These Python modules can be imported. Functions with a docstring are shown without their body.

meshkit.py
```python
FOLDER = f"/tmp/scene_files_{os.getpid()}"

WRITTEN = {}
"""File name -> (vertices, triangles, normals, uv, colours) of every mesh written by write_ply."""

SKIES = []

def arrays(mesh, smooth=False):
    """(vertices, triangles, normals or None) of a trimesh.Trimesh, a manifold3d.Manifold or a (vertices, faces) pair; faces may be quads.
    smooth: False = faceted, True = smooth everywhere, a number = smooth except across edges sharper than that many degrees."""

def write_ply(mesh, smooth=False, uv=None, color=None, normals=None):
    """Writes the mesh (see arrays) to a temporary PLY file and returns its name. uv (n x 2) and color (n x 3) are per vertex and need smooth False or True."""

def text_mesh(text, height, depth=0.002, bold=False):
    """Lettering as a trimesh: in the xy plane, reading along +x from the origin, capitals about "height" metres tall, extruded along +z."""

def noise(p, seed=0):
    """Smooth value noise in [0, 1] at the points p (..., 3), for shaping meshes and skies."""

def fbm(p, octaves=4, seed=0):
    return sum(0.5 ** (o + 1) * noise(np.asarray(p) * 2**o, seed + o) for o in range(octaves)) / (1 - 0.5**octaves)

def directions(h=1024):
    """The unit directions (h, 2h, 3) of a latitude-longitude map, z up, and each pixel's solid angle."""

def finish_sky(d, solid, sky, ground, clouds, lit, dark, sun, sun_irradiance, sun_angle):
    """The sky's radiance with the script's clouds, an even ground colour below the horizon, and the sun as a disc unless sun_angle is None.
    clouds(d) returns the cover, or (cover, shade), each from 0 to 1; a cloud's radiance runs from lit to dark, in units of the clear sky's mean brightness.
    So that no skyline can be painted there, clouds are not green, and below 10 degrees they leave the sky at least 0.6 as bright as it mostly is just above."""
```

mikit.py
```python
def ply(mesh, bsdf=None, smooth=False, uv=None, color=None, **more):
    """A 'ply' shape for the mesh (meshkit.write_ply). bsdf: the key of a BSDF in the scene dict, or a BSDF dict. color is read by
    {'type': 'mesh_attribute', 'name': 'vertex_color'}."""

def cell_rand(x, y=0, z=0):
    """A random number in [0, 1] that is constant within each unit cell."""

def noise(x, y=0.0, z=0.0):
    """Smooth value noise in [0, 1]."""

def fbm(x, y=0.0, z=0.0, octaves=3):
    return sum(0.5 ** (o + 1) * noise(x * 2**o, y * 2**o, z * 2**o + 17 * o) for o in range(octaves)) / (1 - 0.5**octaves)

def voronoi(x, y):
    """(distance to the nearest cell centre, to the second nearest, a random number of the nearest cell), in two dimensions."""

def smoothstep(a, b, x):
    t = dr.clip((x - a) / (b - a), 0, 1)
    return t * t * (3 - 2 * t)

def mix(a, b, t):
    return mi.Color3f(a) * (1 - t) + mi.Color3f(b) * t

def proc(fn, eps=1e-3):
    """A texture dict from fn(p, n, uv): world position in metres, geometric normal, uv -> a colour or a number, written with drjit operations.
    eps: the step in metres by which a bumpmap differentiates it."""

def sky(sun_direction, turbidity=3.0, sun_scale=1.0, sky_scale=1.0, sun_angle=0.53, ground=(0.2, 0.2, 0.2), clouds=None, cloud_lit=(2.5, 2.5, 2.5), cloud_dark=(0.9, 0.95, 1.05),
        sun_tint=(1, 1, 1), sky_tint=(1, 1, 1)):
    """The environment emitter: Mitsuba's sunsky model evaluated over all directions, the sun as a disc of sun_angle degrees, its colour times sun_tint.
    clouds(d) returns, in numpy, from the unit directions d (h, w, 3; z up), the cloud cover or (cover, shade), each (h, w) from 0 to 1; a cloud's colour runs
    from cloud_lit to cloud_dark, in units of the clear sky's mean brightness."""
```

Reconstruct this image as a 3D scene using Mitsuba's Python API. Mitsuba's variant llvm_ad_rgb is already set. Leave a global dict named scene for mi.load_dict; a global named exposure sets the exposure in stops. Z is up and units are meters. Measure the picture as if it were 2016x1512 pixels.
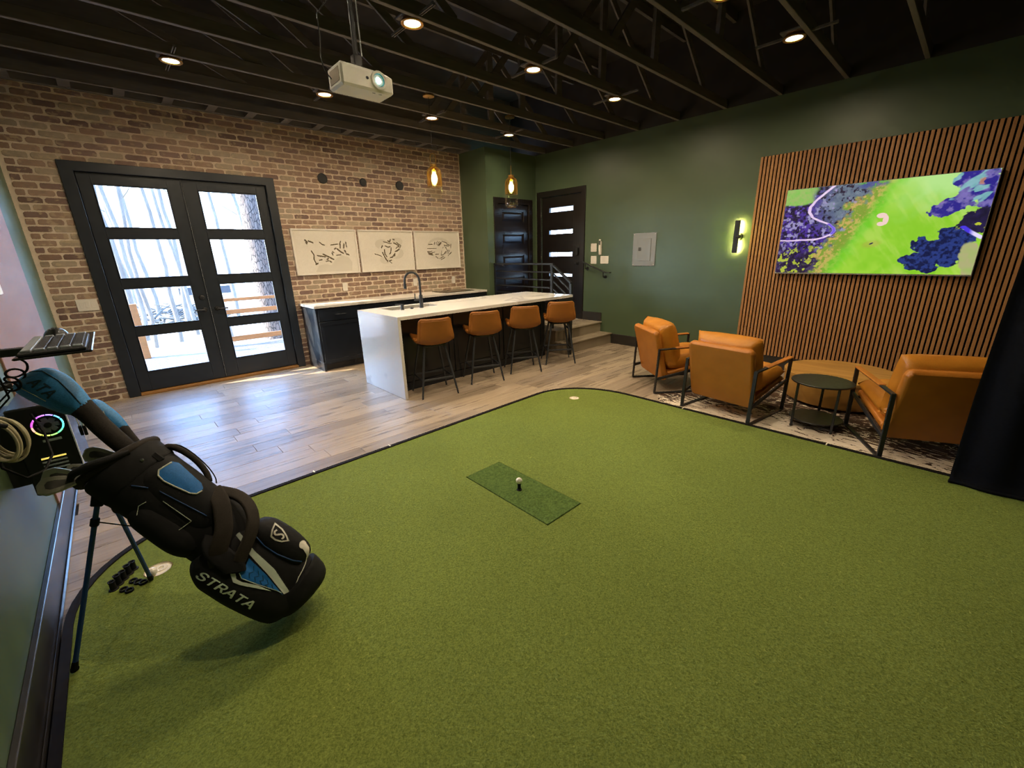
import math, random
import numpy as np, trimesh, drjit as dr, mitsuba as mi, mikit, meshkit
from shapely.geometry import Polygon, Point, LineString, box as sbox
from shapely import affinity
from shapely.ops import unary_union
from scipy.spatial import ConvexHull
from mikit import noise, fbm, voronoi, cell_rand, smoothstep, mix

T = mi.ScalarTransform4f
rng = random.Random(7)
scene, labels = {'type': 'scene'}, {}

# ------------------------------------------------------------------ camera, sky, sun, exposure
CAM = np.array([0.0, 0.0, 1.5388])
FW = np.array([0.64719485, 0.70108968, -0.29935279])
UP = np.array([0.22148866, 0.20281048, 0.95383997])
scene['camera'] = {'type': 'perspective', 'fov': 2 * math.degrees(math.atan(1008 / 822.61)), 'fov_axis': 'x', 'near_clip': 0.02, 'far_clip': 500,
                   'to_world': T().look_at(origin=CAM.tolist(), target=(CAM + FW).tolist(), up=UP.tolist())}
SKY_S, SUN_S = 135.0, 26.0
SUN = (-0.80, 0.33, 0.50)
scene['sky'] = mikit.sky(SUN, turbidity=4.0, sky_scale=SKY_S, sun_scale=SUN_S, ground=(0.16, 0.15, 0.14), sky_tint=(0.76, 0.99, 1.34))
exposure = 0.0
LAMP_L = 560.0
SCONCE = 420.0
TV_GAIN = 1.0
LAMP_C = (1.0, 0.80, 0.54)
BULB, PROJ, RGBL = 60.0, 12.0, 1.7

# ------------------------------------------------------------------ room dimensions (metres)
YB, XG, XW, XBR, YJ, ZC, YS = 6.5765, 6.1415, -0.522, 4.9403, 5.8741, 3.2053, -2.4


# ------------------------------------------------------------------ helpers
def lin(c):
    if isinstance(c, str):
        c = [int(c[i:i + 2], 16) / 255 for i in (0, 2, 4)]
        return [x / 12.92 if x <= 0.04045 else ((x + 0.055) / 1.055) ** 2.4 for x in c]
    return list(c)


def C3(c):
    return mi.Color3f(*lin(c))


def rgb(c):
    return {'type': 'rgb', 'value': lin(c)}


def tex(c):
    return mikit.proc(c) if callable(c) else rgb(c)


def mat(name, color, rough=0.5, metallic=0.0, spec=0.5, bump=None, bscale=1.0, **more):
    b = {'type': 'principled', 'base_color': tex(color), 'roughness': rough if not callable(rough) else mikit.proc(rough), 'specular': spec}
    if metallic:
        b['metallic'] = metallic
    b.update(more)
    if bump is not None:
        b = {'type': 'bumpmap', 'tex': mikit.proc(bump, 8e-4), 'scale': bscale, 'bsdf': b}
    scene['m_' + name] = {'type': 'twosided', 'bsdf': b}
    return 'm_' + name


used = {}


def uniq(key):
    if key not in scene and key not in used:
        used[key] = 1
        return key
    i = used.get(key, 1)
    while f'{key}_{i:03d}' in scene or f'{key}_{i:03d}' in used:
        i += 1
    used[key] = i
    k = f'{key}_{i:03d}'
    used[k] = 1
    return k


def thing(name, label=None, cat=None, group=None, kind=None):
    k = uniq(name)
    tag(k, label, cat, group, kind)
    return k


def tag(k, label=None, cat=None, group=None, kind=None):
    d = {}
    for a, b in (('label', label), ('category', cat), ('group', group), ('kind', kind)):
        if b:
            d[a] = b
    if d:
        labels[k] = {**labels.get(k, {}), **d}


def put(key, mesh, m, smooth=False, **kw):
    """mesh may be a mesh or a ready ply dict"""
    if isinstance(mesh, dict):
        scene[key] = {**mesh, **kw}
    else:
        scene[key] = mikit.ply(mesh, m, smooth, **kw)
    return key


def part(parent, name, mesh, m, smooth=False, label=None, kind=None, **kw):
    k = uniq(parent + '__' + name)
    put(k, mesh, m, smooth, **kw)
    tag(k, label, kind=kind)
    return k


def solid(name, mesh, m, smooth=False, label=None, cat=None, group=None, kind=None, **kw):
    k = thing(name, label, cat, group, kind)
    put(k, mesh, m, smooth, **kw)
    return k


def copy_of(root, M, label=None, group=None, name=None):
    """another instance of a finished thing under its own key, moved by the matrix M"""
    k = thing(name or root.rstrip('0123456789').rstrip('_'), label or labels[root].get('label'), labels[root].get('category'), group or labels[root].get('group'))
    for s in [s for s in list(scene) if s.startswith(root + '__') or s == root]:
        kk = k + s[len(root):]
        scene[kk] = {**scene[s], 'to_world': M}
        used[kk] = 1
        if s in labels and s != root:
            labels[kk] = dict(labels[s])
    return k


def move(root, M):
    for s in [s for s in scene if s.startswith(root + '__') or s == root]:
        scene[s] = {**scene[s], 'to_world': M}


def hull(pts):
    pts = np.asarray(pts, float)
    h = ConvexHull(pts)
    f = h.simplices.copy()
    a, b, c = pts[f[:, 0]], pts[f[:, 1]], pts[f[:, 2]]
    flip = (np.cross(b - a, c - a) * h.equations[:, :3]).sum(1) < 0
    f[flip] = f[flip][:, ::-1]
    v, inv = np.unique(f, return_inverse=True)
    return trimesh.Trimesh(pts[v], inv.reshape(f.shape), process=False)


def cb(x0, x1, y0, y1, z0, z1, b=0.003):
    """box with chamfered edges"""
    x0, x1, y0, y1, z0, z1 = min(x0, x1), max(x0, x1), min(y0, y1), max(y0, y1), min(z0, z1), max(z0, z1)
    b = min(b, (x1 - x0) * .45, (y1 - y0) * .45, (z1 - z0) * .45)
    p = []
    for X, sx in ((x0, 1), (x1, -1)):
        for Y, sy in ((y0, 1), (y1, -1)):
            for Z, sz in ((z0, 1), (z1, -1)):
                p += [(X, Y + sy * b, Z + sz * b), (X + sx * b, Y, Z + sz * b), (X + sx * b, Y + sy * b, Z)]
    return hull(p)


def pb(x0, x1, y0, y1, z0, z1):
    m = trimesh.creation.box((abs(x1 - x0), abs(y1 - y0), abs(z1 - z0)))
    m.apply_translation(((x0 + x1) / 2, (y0 + y1) / 2, (z0 + z1) / 2))
    return m


def cat_(*ms):
    ms = [m for x in ms for m in (x if isinstance(x, (list, tuple)) else [x])]
    return trimesh.util.concatenate(ms)


def unit(v):
    v = np.asarray(v, float)
    return v / max(np.linalg.norm(v), 1e-12)


def beam(p, q, w, h, up=(0, 0, 1), b=0.002, w2=None, h2=None):
    """flat bar from p to q; w across, h along up"""
    p, q = np.asarray(p, float), np.asarray(q, float)
    d = unit(q - p)
    s = np.cross(d, up)
    if np.linalg.norm(s) < 1e-6:
        s = np.cross(d, (1, 0, 0))
    s = unit(s)
    u = np.cross(s, d)
    w2, h2 = w2 or w, h2 or h
    pts = []
    L = np.linalg.norm(q - p)
    for o, e, ww, hh in ((p, 1, w, h), (q, -1, w2, h2)):
        bb = min(b, ww * .4, hh * .4, L * .4)
        for i in (-1, 1):
            for j in (-1, 1):
                c = o + s * i * ww / 2 + u * j * hh / 2
                pts += [c - s * i * bb - u * j * bb, c - s * i * bb + d * e * bb, c - u * j * bb + d * e * bb]
    return hull(pts)


def tube(pts, r, n=8, closed=False, cap=True):
    p = np.asarray(pts, float)
    r = np.broadcast_to(np.asarray(r, float), (len(p),))
    if closed:
        t = np.roll(p, -1, 0) - np.roll(p, 1, 0)
    else:
        t = np.gradient(p, axis=0)
    t /= np.linalg.norm(t, axis=1, keepdims=True) + 1e-12
    a = np.cross(t[0], (0, 0, 1.0) if abs(t[0][2]) < .9 else (1.0, 0, 0))
    rings = []
    for i in range(len(p)):
        a = a - (a @ t[i]) * t[i]
        a = unit(a)
        b = np.cross(t[i], a)
        ang = np.arange(n) * 2 * np.pi / n
        rings.append(p[i] + r[i] * (np.cos(ang)[:, None] * a + np.sin(ang)[:, None] * b))
    return skin(rings, closed, cap)


def skin(rings, closed=False, cap=True):
    m, n = len(rings), len(rings[0])
    v = np.concatenate(rings)
    f = []
    for i in range(m if closed else m - 1):
        k = (i + 1) % m
        for j in range(n):
            l = (j + 1) % n
            f += [(i * n + j, i * n + l, k * n + l), (i * n + j, k * n + l, k * n + j)]
    if cap and not closed:
        v = np.vstack([v, rings[0].mean(0), rings[-1].mean(0)])
        for j in range(n):
            l = (j + 1) % n
            f += [(len(v) - 2, l, j), (len(v) - 1, (m - 1) * n + j, (m - 1) * n + l)]
    t = trimesh.Trimesh(v, f, process=False)
    return t


def lathe(profile, n=32, close=True):
    """profile: (r, z) list, axis z"""
    ang = np.arange(n) * 2 * np.pi / n
    rings = [np.c_[max(r, 1e-5) * np.cos(ang), max(r, 1e-5) * np.sin(ang), np.full(n, z)] for r, z in profile]
    return skin(rings, False, close)


def prism(poly, z0, z1):
    if not isinstance(poly, Polygon) and hasattr(poly, 'geoms'):
        return cat_([prism(g, z0, z1) for g in poly.geoms])
    if not isinstance(poly, Polygon):
        poly = Polygon(poly)
    m = trimesh.creation.extrude_polygon(poly, z1 - z0, engine='earcut')
    m.apply_translation((0, 0, z0))
    return m


def xf(m, M):
    m = m.copy()
    m.apply_transform(np.asarray(M, float))
    return m


def frame(o, x, y, z):
    M = np.eye(4)
    M[:3, 0], M[:3, 1], M[:3, 2], M[:3, 3] = x, y, z, o
    return M


def tr(x=0, y=0, z=0):
    M = np.eye(4)
    M[:3, 3] = x, y, z
    return M


def rz(deg, o=(0, 0, 0)):
    return trimesh.transformations.rotation_matrix(math.radians(deg), (0, 0, 1), o)


def TW(x, y, z=0, deg=0, s=None):
    t = T().translate([x, y, z]).rotate([0, 0, 1], deg)
    return t if s is None else t.scale(s)


def rrect(x0, x1, y0, y1, r, n=6):
    return sbox(x0 + r, y0 + r, x1 - r, y1 - r).buffer(r, quad_segs=n)


def spow(c, e):
    return np.sign(c) * np.abs(c) ** e


def pillow(w, d, h, nx=14, ny=14, e=0.45, edge=0.35):
    """soft cushion in the xy plane, thickness h, centred"""
    u, v = np.meshgrid(np.linspace(-1, 1, nx), np.linspace(-1, 1, ny), indexing='ij')
    prof = ((1 - np.abs(u) ** 3.5) * (1 - np.abs(v) ** 3.5)).clip(0) ** e
    x, y = u * w / 2, v * d / 2
    zt = h / 2 * (edge * 0 + prof)
    top = np.stack([x, y, zt], -1).reshape(-1, 3)
    bot = np.stack([x, y, -zt], -1).reshape(-1, 3)
    f = []
    for i in range(nx - 1):
        for j in range(ny - 1):
            a, b, c, dd = i * ny + j, (i + 1) * ny + j, (i + 1) * ny + j + 1, i * ny + j + 1
            f += [(a, b, c), (a, c, dd)]
    f = np.array(f)
    m = trimesh.Trimesh(np.vstack([top, bot]), np.vstack([f, f[:, ::-1] + len(top)]), process=False)
    m.merge_vertices()
    return m


def decal(poly, fn, step=0.012):
    """a thin printed sheet: polygon (shapely, in two surface coordinates) draped by fn(a, b) -> xyz"""
    if hasattr(poly, 'geoms'):
        return cat_([decal(g, fn, step) for g in poly.geoms])
    v, f = trimesh.creation.triangulate_polygon(poly.segmentize(step), engine='earcut')
    v, f = trimesh.remesh.subdivide_to_size(np.c_[v, np.zeros(len(v))], f, step * 1.6, max_iter=6)
    p = np.array([fn(a, b) for a, b, _ in v])
    return trimesh.Trimesh(p, f, process=False)


# ------------------------------------------------------------------ materials
def sp(x, f):
    return x * f


def m_brick_fn(p, n, uv):
    row = dr.floor(p.z / BH)
    col = dr.floor((p.x + BL * (0.5 * (row - 2 * dr.floor(row / 2)))) / BL)
    r = cell_rand(col, row, 3)
    r2 = cell_rand(col, row, 5)
    c = mix(lin('896f60'), lin('a08674'), r)
    c = dr.select(r2 > 0.72, mix(lin('705a52'), lin('826a61'), r), c)
    c = dr.select(r2 < 0.22, mix(lin('a99884'), lin('9b8b79'), r), c)
    k = fbm(p.x * 38, p.z * 38, p.y * 10, 3)
    c = c * (0.78 + 0.44 * k)
    s = smoothstep(0.60, 0.74, fbm(p.x * 22 + 9, p.z * 30, 4.0, 3))
    return mix(c, lin('c0ad90'), 0.5 * s)


BH, BL = 0.0685, 0.205
mat('brick', m_brick_fn, 0.9, spec=0.2)
mat('mortar', lambda p, n, uv: mix(lin('d2c2b0'), lin('e2d3c0'), fbm(p.x * 30, p.z * 30, 0, 3)), 0.95, spec=0.1)
GREEN = '596a4a'
mat('green_paint', lambda p, n, uv: mix(lin('485841'), lin('4e5e46'), fbm(p.x * 3 + p.y * 3, p.z * 3, 0, 2)), 0.42, spec=0.4)
mat('pink_panel', lambda p, n, uv: mix(lin('8f6e60'), lin('856557'), fbm(p.y * 2, p.z * 14, 0, 3)), 0.6)
mat('black_ceiling', lambda p, n, uv: mix(lin('2a2a2b'), lin('383534'), fbm(p.x * 5, p.y * 5, p.z * 5, 3)), 0.75, spec=0.25)
mat('truss_black', lambda p, n, uv: mix(lin('524f4c'), lin('6a6662'), fbm(p.x * 6, p.y * 40, p.z * 40, 3)), 0.6, spec=0.4)
mat('door_black', lambda p, n, uv: mix(lin('1e242c'), lin('22282f'), fbm(p.x * 20, p.z * 20, 0, 2)), 0.38, spec=0.45)
mat('door_espresso', lambda p, n, uv: mix(lin('161211'), lin('1b1614'), fbm(p.x * 60 + p.y * 60, p.z * 6, 0, 3)), 0.3, spec=0.5)
mat('baseboard_paint', lambda p, n, uv: mix(lin('2a2724'), lin('2e2b28'), fbm(p.x * 9, p.y * 9, p.z * 9, 2)), 0.28, spec=0.5)
mat('black_metal', '1d1e20', 0.4, metallic=0.0, spec=0.5)
mat('gun_metal', '2c3036', 0.45, spec=0.5)
mat('gray_steel_paint', '86898a', 0.4)
mat('white_plastic', 'e6e0d6', 0.4)
mat('white_paint', 'ece7de', 0.5)
mat('brass', 'b58d4c', 0.3, metallic=1.0)
mat('chrome', '9fa1a3', 0.18, metallic=1.0)
mat('clubsteel', 'b3afa5', 0.3, metallic=1.0)
mat('cavity', '24251f', 0.5)


def plank_fn(tones, W=0.18, L=1.22):
    def fn(p, n, uv):
        row = dr.floor((p.y - 0.02) / W)
        x = p.x + cell_rand(row, 11) * L
        col = dr.floor(x / L)
        r, r2 = cell_rand(row, col, 1), cell_rand(row, col, 2)
        c = mix(lin(tones[0]), lin(tones[1]), r)
        c = dr.select(r2 > 0.7, mix(c, lin(tones[2]), 0.7), c)
        g = fbm(p.x * 2.2 + 37 * r, p.y * 55 + 91 * r2, r * 7, 4)
        g2 = fbm(p.x * 1.1 + 11 * r2, p.y * 16 + 23 * r, 3.0, 3)
        c = c * (0.72 + 0.36 * g + 0.22 * g2)
        k = smoothstep(0.62, 0.8, fbm(p.x * 3.1 + 5 * r, p.y * 30 + 17 * r2, 9.0, 3))
        return mix(c, lin('4f4336'), 0.55 * k)
    return fn


mat('oak_plank', plank_fn(('918272', 'a4937e', '7f705f')), 0.42, spec=0.5)
mat('stair_oak', plank_fn(('8f8270', '9c8e7a', '857866'), 0.28), 0.4, spec=0.5)
mat('subfloor', '1c1712', 0.9)


def turf_fn(p, n, uv):
    a = noise(p.x * 330, p.y * 330)
    b = noise(p.x * 150 + 40, p.y * 150)
    c0 = fbm(p.x * 1.3, p.y * 1.3, 2.0, 3)
    c = mix(lin('445424'), lin('86954a'), a * 0.55 + b * 0.45)
    c = mix(c, lin('687236'), 0.25)
    c = c * (0.86 + 0.28 * c0)
    f = smoothstep(0.93, 0.97, noise(p.x * 95 + 7, p.y * 95 + 3))
    return mix(c, lin('a9ad5c'), 0.35 * f)


mat('turf', turf_fn, 0.95, spec=0.1, bump=lambda p, n, uv: noise(p.x * 300, p.y * 300) * 0.6 + noise(p.x * 120, p.y * 120) * 0.4, bscale=0.0035)


def matturf_fn(p, n, uv):
    a = noise(p.x * 300, p.y * 300)
    b = noise(p.x * 90 + 4, p.y * 110)
    return mix(lin('334720'), lin('667d40'), a * 0.5 + b * 0.5)


mat('mat_turf', matturf_fn, 0.95, spec=0.1, bump=lambda p, n, uv: noise(p.x * 260, p.y * 260) * 0.6 + noise(p.x * 90, p.y * 90) * 0.4, bscale=0.007)


def leather_fn(dark, light):
    def fn(p, n, uv):
        k = fbm(p.x * 9, p.y * 9, p.z * 9, 3)
        g = noise(p.x * 260, p.y * 260, p.z * 260)
        return mix(lin(dark), lin(light), k * 0.75 + g * 0.25)
    return fn


mat('tan_leather', leather_fn('a2601f', 'b87428'), 0.45, spec=0.45)
mat('tan_cushion', leather_fn('aa681e', 'c6842c'), 0.4, spec=0.45)
mat('stool_leather', leather_fn('814d1b', '955d23'), 0.5, spec=0.4)
mat('stool_piping', '5d3312', 0.5)


def slat_fn(p, n, uv):
    r = cell_rand(dr.floor((p.y + 3) / SP), 4)
    g = fbm(p.z * 2.5 + r * 40, p.y * 160, r * 9, 4)
    k = noise(p.z * 60, p.y * 320, r * 5)
    return mix(lin('986a42'), lin('bb8c5a'), r * 0.35 + g * 0.5 + k * 0.15)


SP = 0.04043
mat('slat_wood', slat_fn, 0.5, spec=0.35)
mat('slat_back', '14100d', 0.95, spec=0.1)


def drum_fn(p, n, uv):
    g = fbm(p.x * 30, p.y * 3.0, p.z * 6, 4)
    b = cell_rand(dr.floor(p.x / 0.13), 3)
    return mix(lin('9a6e33'), lin('c99a55'), g * 0.7 + b * 0.3)


mat('drum_wood', drum_fn, 0.4, spec=0.45)


def quartz_fn(p, n, uv):
    w = fbm(p.x * 2.0, p.y * 2.0, p.z * 2.0, 4)
    v = dr.abs(fbm(p.x * 1.4 + w * 2, p.y * 1.4, p.z * 1.4 + 4, 3) - 0.5)
    return mix(lin('bcb8b2'), lin('d8d4cd'), smoothstep(0.0, 0.05, v))


mat('quartz', quartz_fn, 0.12, spec=0.5)
mat('cabinet_black', lambda p, n, uv: mix(lin('161a20'), lin('1a1e25'), fbm(p.x * 12, p.z * 12, p.y * 12, 2)), 0.3, spec=0.5)
mat('sink_black', '191514', 0.35)
mat('smoked_tray', '2b2c26', 0.15)


def hide_fn(p, n, uv):
    w = fbm(p.x * 5, p.y * 5, 3.0, 2)
    fl = fbm(p.x * 60 + 6 * w, p.y * 24 + 9 * w, 1.0, 3)
    region = fbm(p.x * 1.7 + 5, p.y * 1.7 + 1, 4.0, 3)
    dens = smoothstep(0.25, 0.75, 0.55 * region + 0.62 * smoothstep(4.05, 4.55, p.x) - 0.05 + 0.25 * smoothstep(1.75, 2.1, p.y))
    d = smoothstep(0.66 - 0.34 * dens, 0.74 - 0.34 * dens, fl)
    br = mix(lin('261c17'), lin('533e30'), fbm(p.x * 9, p.y * 9, 2.0, 2))
    return mix(mix(lin('e6dccd'), lin('c9b8a2'), fl), br, d)


mat('cowhide', hide_fn, 0.85, spec=0.15)
mat('black_cloth', lambda p, n, uv: mix(lin('0c0d10'), lin('15161a'), noise(p.x * 200, p.y * 200, p.z * 200)), 0.95, spec=0.1, sheen=0.3)
mat('edging_black', lambda p, n, uv: mix(lin('131010'), lin('1a1716'), noise(p.x * 60, p.y * 60, p.z * 60)), 0.85, spec=0.2)
mat('edging_joint', 'f0e8d4', 0.5)
mat('cup_white', 'dcd5c2', 0.45)
mat('ball_white', 'f0ece4', 0.3)
mat('rubber_black', '0b0c0e', 0.7, spec=0.25)
mat('proj_white', 'f3eee4', 0.45)
mat('proj_vent', 'a49a8a', 0.6)
mat('paper', lambda p, n, uv: mix(lin('e2dccf'), lin('e8e2d6'), noise(p.x * 90, p.z * 90)), 0.8)
mat('art_ink', '5a4f3a', 0.8)
mat('art_wash', 'd8d2c4', 0.8)
mat('speaker_black', lambda p, n, uv: mix(lin('111213'), lin('242526'), noise(p.x * 500, p.z * 500)), 0.7)
mat('threshold_wood', lambda p, n, uv: mix(lin('8d6234'), lin('ab7b45'), fbm(p.x * 4, p.y * 60, 0, 3)), 0.5)
# golf bag
mat('bag_black', lambda p, n, uv: mix(lin('0e0f11'), lin('17181b'), noise(p.x * 420, p.y * 420, p.z * 420)), 0.75, spec=0.3)
mat('bag_grey', lambda p, n, uv: mix(lin('27231f'), lin('312c27'), noise(p.x * 420, p.y * 420, p.z * 420)), 0.8, spec=0.25)
mat('bag_blue', lambda p, n, uv: mix(lin('185a9c'), lin('206cb4'), noise(p.x * 420, p.y * 420, p.z * 420)), 0.6, spec=0.35)
mat('bag_navy', '143b6b', 0.5)
mat('bag_white', 'd9d8cd', 0.5)
mat('bag_mint', 'dceadb', 0.5)
mat('cover_blue', lambda p, n, uv: mix(lin('2c74ae'), lin('3c88c6'), noise(p.x * 300, p.y * 300, p.z * 300)), 0.5, spec=0.4)
mat('cover_seam', '10303f', 0.6)
mat('cover_print', '123244', 0.6)
mat('knit_black', lambda p, n, uv: mix(lin('13110f'), lin('26211d'), noise(p.x * 350, p.y * 350, p.z * 350)), 0.9)
mat('leg_blue', '153f86', 0.5)
# computer
mat('pc_black', '0b0c0e', 0.3)
mat('pc_grey', '4c4f52', 0.5)
mat('bracket_grey', '7c878b', 0.5)
mat('key_dark', '2a2c30', 0.5)
mat('key_light', '8e959c', 0.45)
mat('cable_beige', 'a8a080', 0.6)
mat('cable_white', 'c9ccd6', 0.5)
# outdoors
mat('deck_wood', lambda p, n, uv: mix(lin('3b3535'), lin('4f4a4b'), fbm(p.x * 3, p.y * 40, cell_rand(dr.floor(p.y / 0.145)) * 9, 3)), 0.8)
mat('rail_wood', lambda p, n, uv: mix(lin('643c14'), lin('7c4d1f'), fbm(p.x * 4, p.z * 50, p.y * 50, 3)), 0.6)
mat('leaf_litter', lambda p, n, uv: mix(lin('6b5f50'), lin('94877a'), fbm(p.x * 3, p.y * 3, 0, 4)), 0.95)


def bark_fn(p, n, uv):
    a = dr.atan2(p.y - 11.2, p.x - 2.62)
    f1, f2, r = voronoi(a * 5.0, p.z * 7.0 + fbm(p.x * 6, p.z * 6, 0, 2))
    k = smoothstep(0.03, 0.22, f2 - f1)
    return mix(lin('1c1714'), mix(lin('4b413b'), lin('5d534c'), r), k)


mat('pine_bark', bark_fn, 0.95)
mat('pale_bark', lambda p, n, uv: mix(lin('585048'), lin('756c5f'), fbm(p.x * 14, p.y * 14, p.z * 3, 3)), 0.95)
mat('brush_wood', lambda p, n, uv: mix(lin('3d3934'), lin('5f5950'), fbm(p.x * 12, p.y * 12, p.z * 12, 3)), 0.95)
mat('cabin_siding', lambda p, n, uv: mix(lin('b9b9b4'), lin('c9c9c4'), noise(p.x * 2, p.z * 12)), 0.7)
mat('cabin_roof', '5b5e62', 0.7)
mat('cabin_glass', '28333b', 0.1)
scene['m_pane'] = {'type': 'thindielectric', 'int_ior': 1.5}
scene['m_amber_glass'] = {'type': 'blendbsdf', 'weight': 0.03, 'bsdf_0': {'type': 'thindielectric', 'int_ior': 1.6, 'specular_transmittance': {'type': 'rgb', 'value': [0.99, 0.80, 0.48]}},
                          'bsdf_1': {'type': 'principledthin', 'base_color': {'type': 'rgb', 'value': [0.95, 0.50, 0.12]}, 'roughness': 0.3, 'diff_trans': 1.2}}
scene['m_clear_glass'] = {'type': 'thindielectric', 'int_ior': 1.8, 'specular_transmittance': {'type': 'rgb', 'value': [0.995, 0.97, 0.92]}}



def glow(c, k):
    c = lin(c)
    return {'type': 'area', 'radiance': {'type': 'rgb', 'value': [x * k for x in c]}}

mat('table_black', lambda p, n, uv: mix(lin('191817'), lin('24221f'), noise(p.x * 70, p.y * 70, p.z * 70)), 0.45)
mat('brass_trim', 'a8814a', 0.35, metallic=1.0)
mat('lens_teal', '0f4a4a', 0.2)
mat('rail_steel', '17191d', 0.5, spec=0.4)
# ================================================================== STRUCTURE
def struct(name, mesh, m, smooth=False, **kw):
    return solid(name, mesh, m, smooth, kind='structure', **kw)


# ---- brick wall with the double door opening
DX0, DX1, DZ = -0.135, 1.865, 2.5515          # outside of the door casing
OX0, OX1, OZ = -0.03, 1.763, 2.462            # opening
wb = cat_(pb(XW, OX0, YB, YB + .16, -.02, ZC), pb(OX1, XBR + .2, YB, YB + .16, -.02, ZC), pb(OX0, OX1, YB, YB + .16, OZ, ZC))
struct('wall_back', wb, 'm_mortar')


def brick_shape(k):
    r = random.Random(100 + k)
    o = []
    for sx, sy in ((1, 1), (-1, 1), (-1, -1), (1, -1)):
        c = [(sx * .5, sy * .5 * (1 - r.uniform(.25, .6))), (sx * (.5 - r.uniform(.03, .12)), sy * .5)]
        o += c if sx * sy > 0 else c[::-1]
    o = [(x * (1 - r.uniform(0, .02)), y * (1 - r.uniform(0, .05))) for x, y in o]
    pts = [(x, 0, y) for x, y in o] + [(x * .985, -.75, y * .97) for x, y in o] + [(x * .955, -1, y * .88) for x, y in o]
    return hull(pts)


BR = [brick_shape(k) for k in range(10)]
BRP = [mikit.ply(b, 'm_brick') for b in BR]
bricks = []
z = 0.0
for row in range(int(ZC / BH) + 1):
    z0, z1 = row * BH, min((row + 1) * BH, ZC)
    if z1 - z0 < .03:
        continue
    off = -BL * 0.5 * (row % 2)
    for col in range(-4, 28):
        a, b = col * BL + off, (col + 1) * BL + off
        spans = [(a, b)]
        if z1 <= DZ + .02:
            spans = [(a, min(b, DX0 + .008)), (max(a, DX1 - .008), b)]
        for s0, s1 in spans:
            s0, s1 = max(s0, XW + .03), min(s1, XBR - .012)
            if s1 - s0 < .035:
                continue
            bricks.append(((s0 + s1) / 2, (z0 + z1) / 2, s1 - s0 - .015, z1 - z0 - .014))
hidden = lambda b: (b[0] > 1.95 and b[1] < .9) or (1.97 < b[0] < 4.8 and 1.33 < b[1] < 1.9) or (b[0] < -.3 and b[1] < .8)
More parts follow.
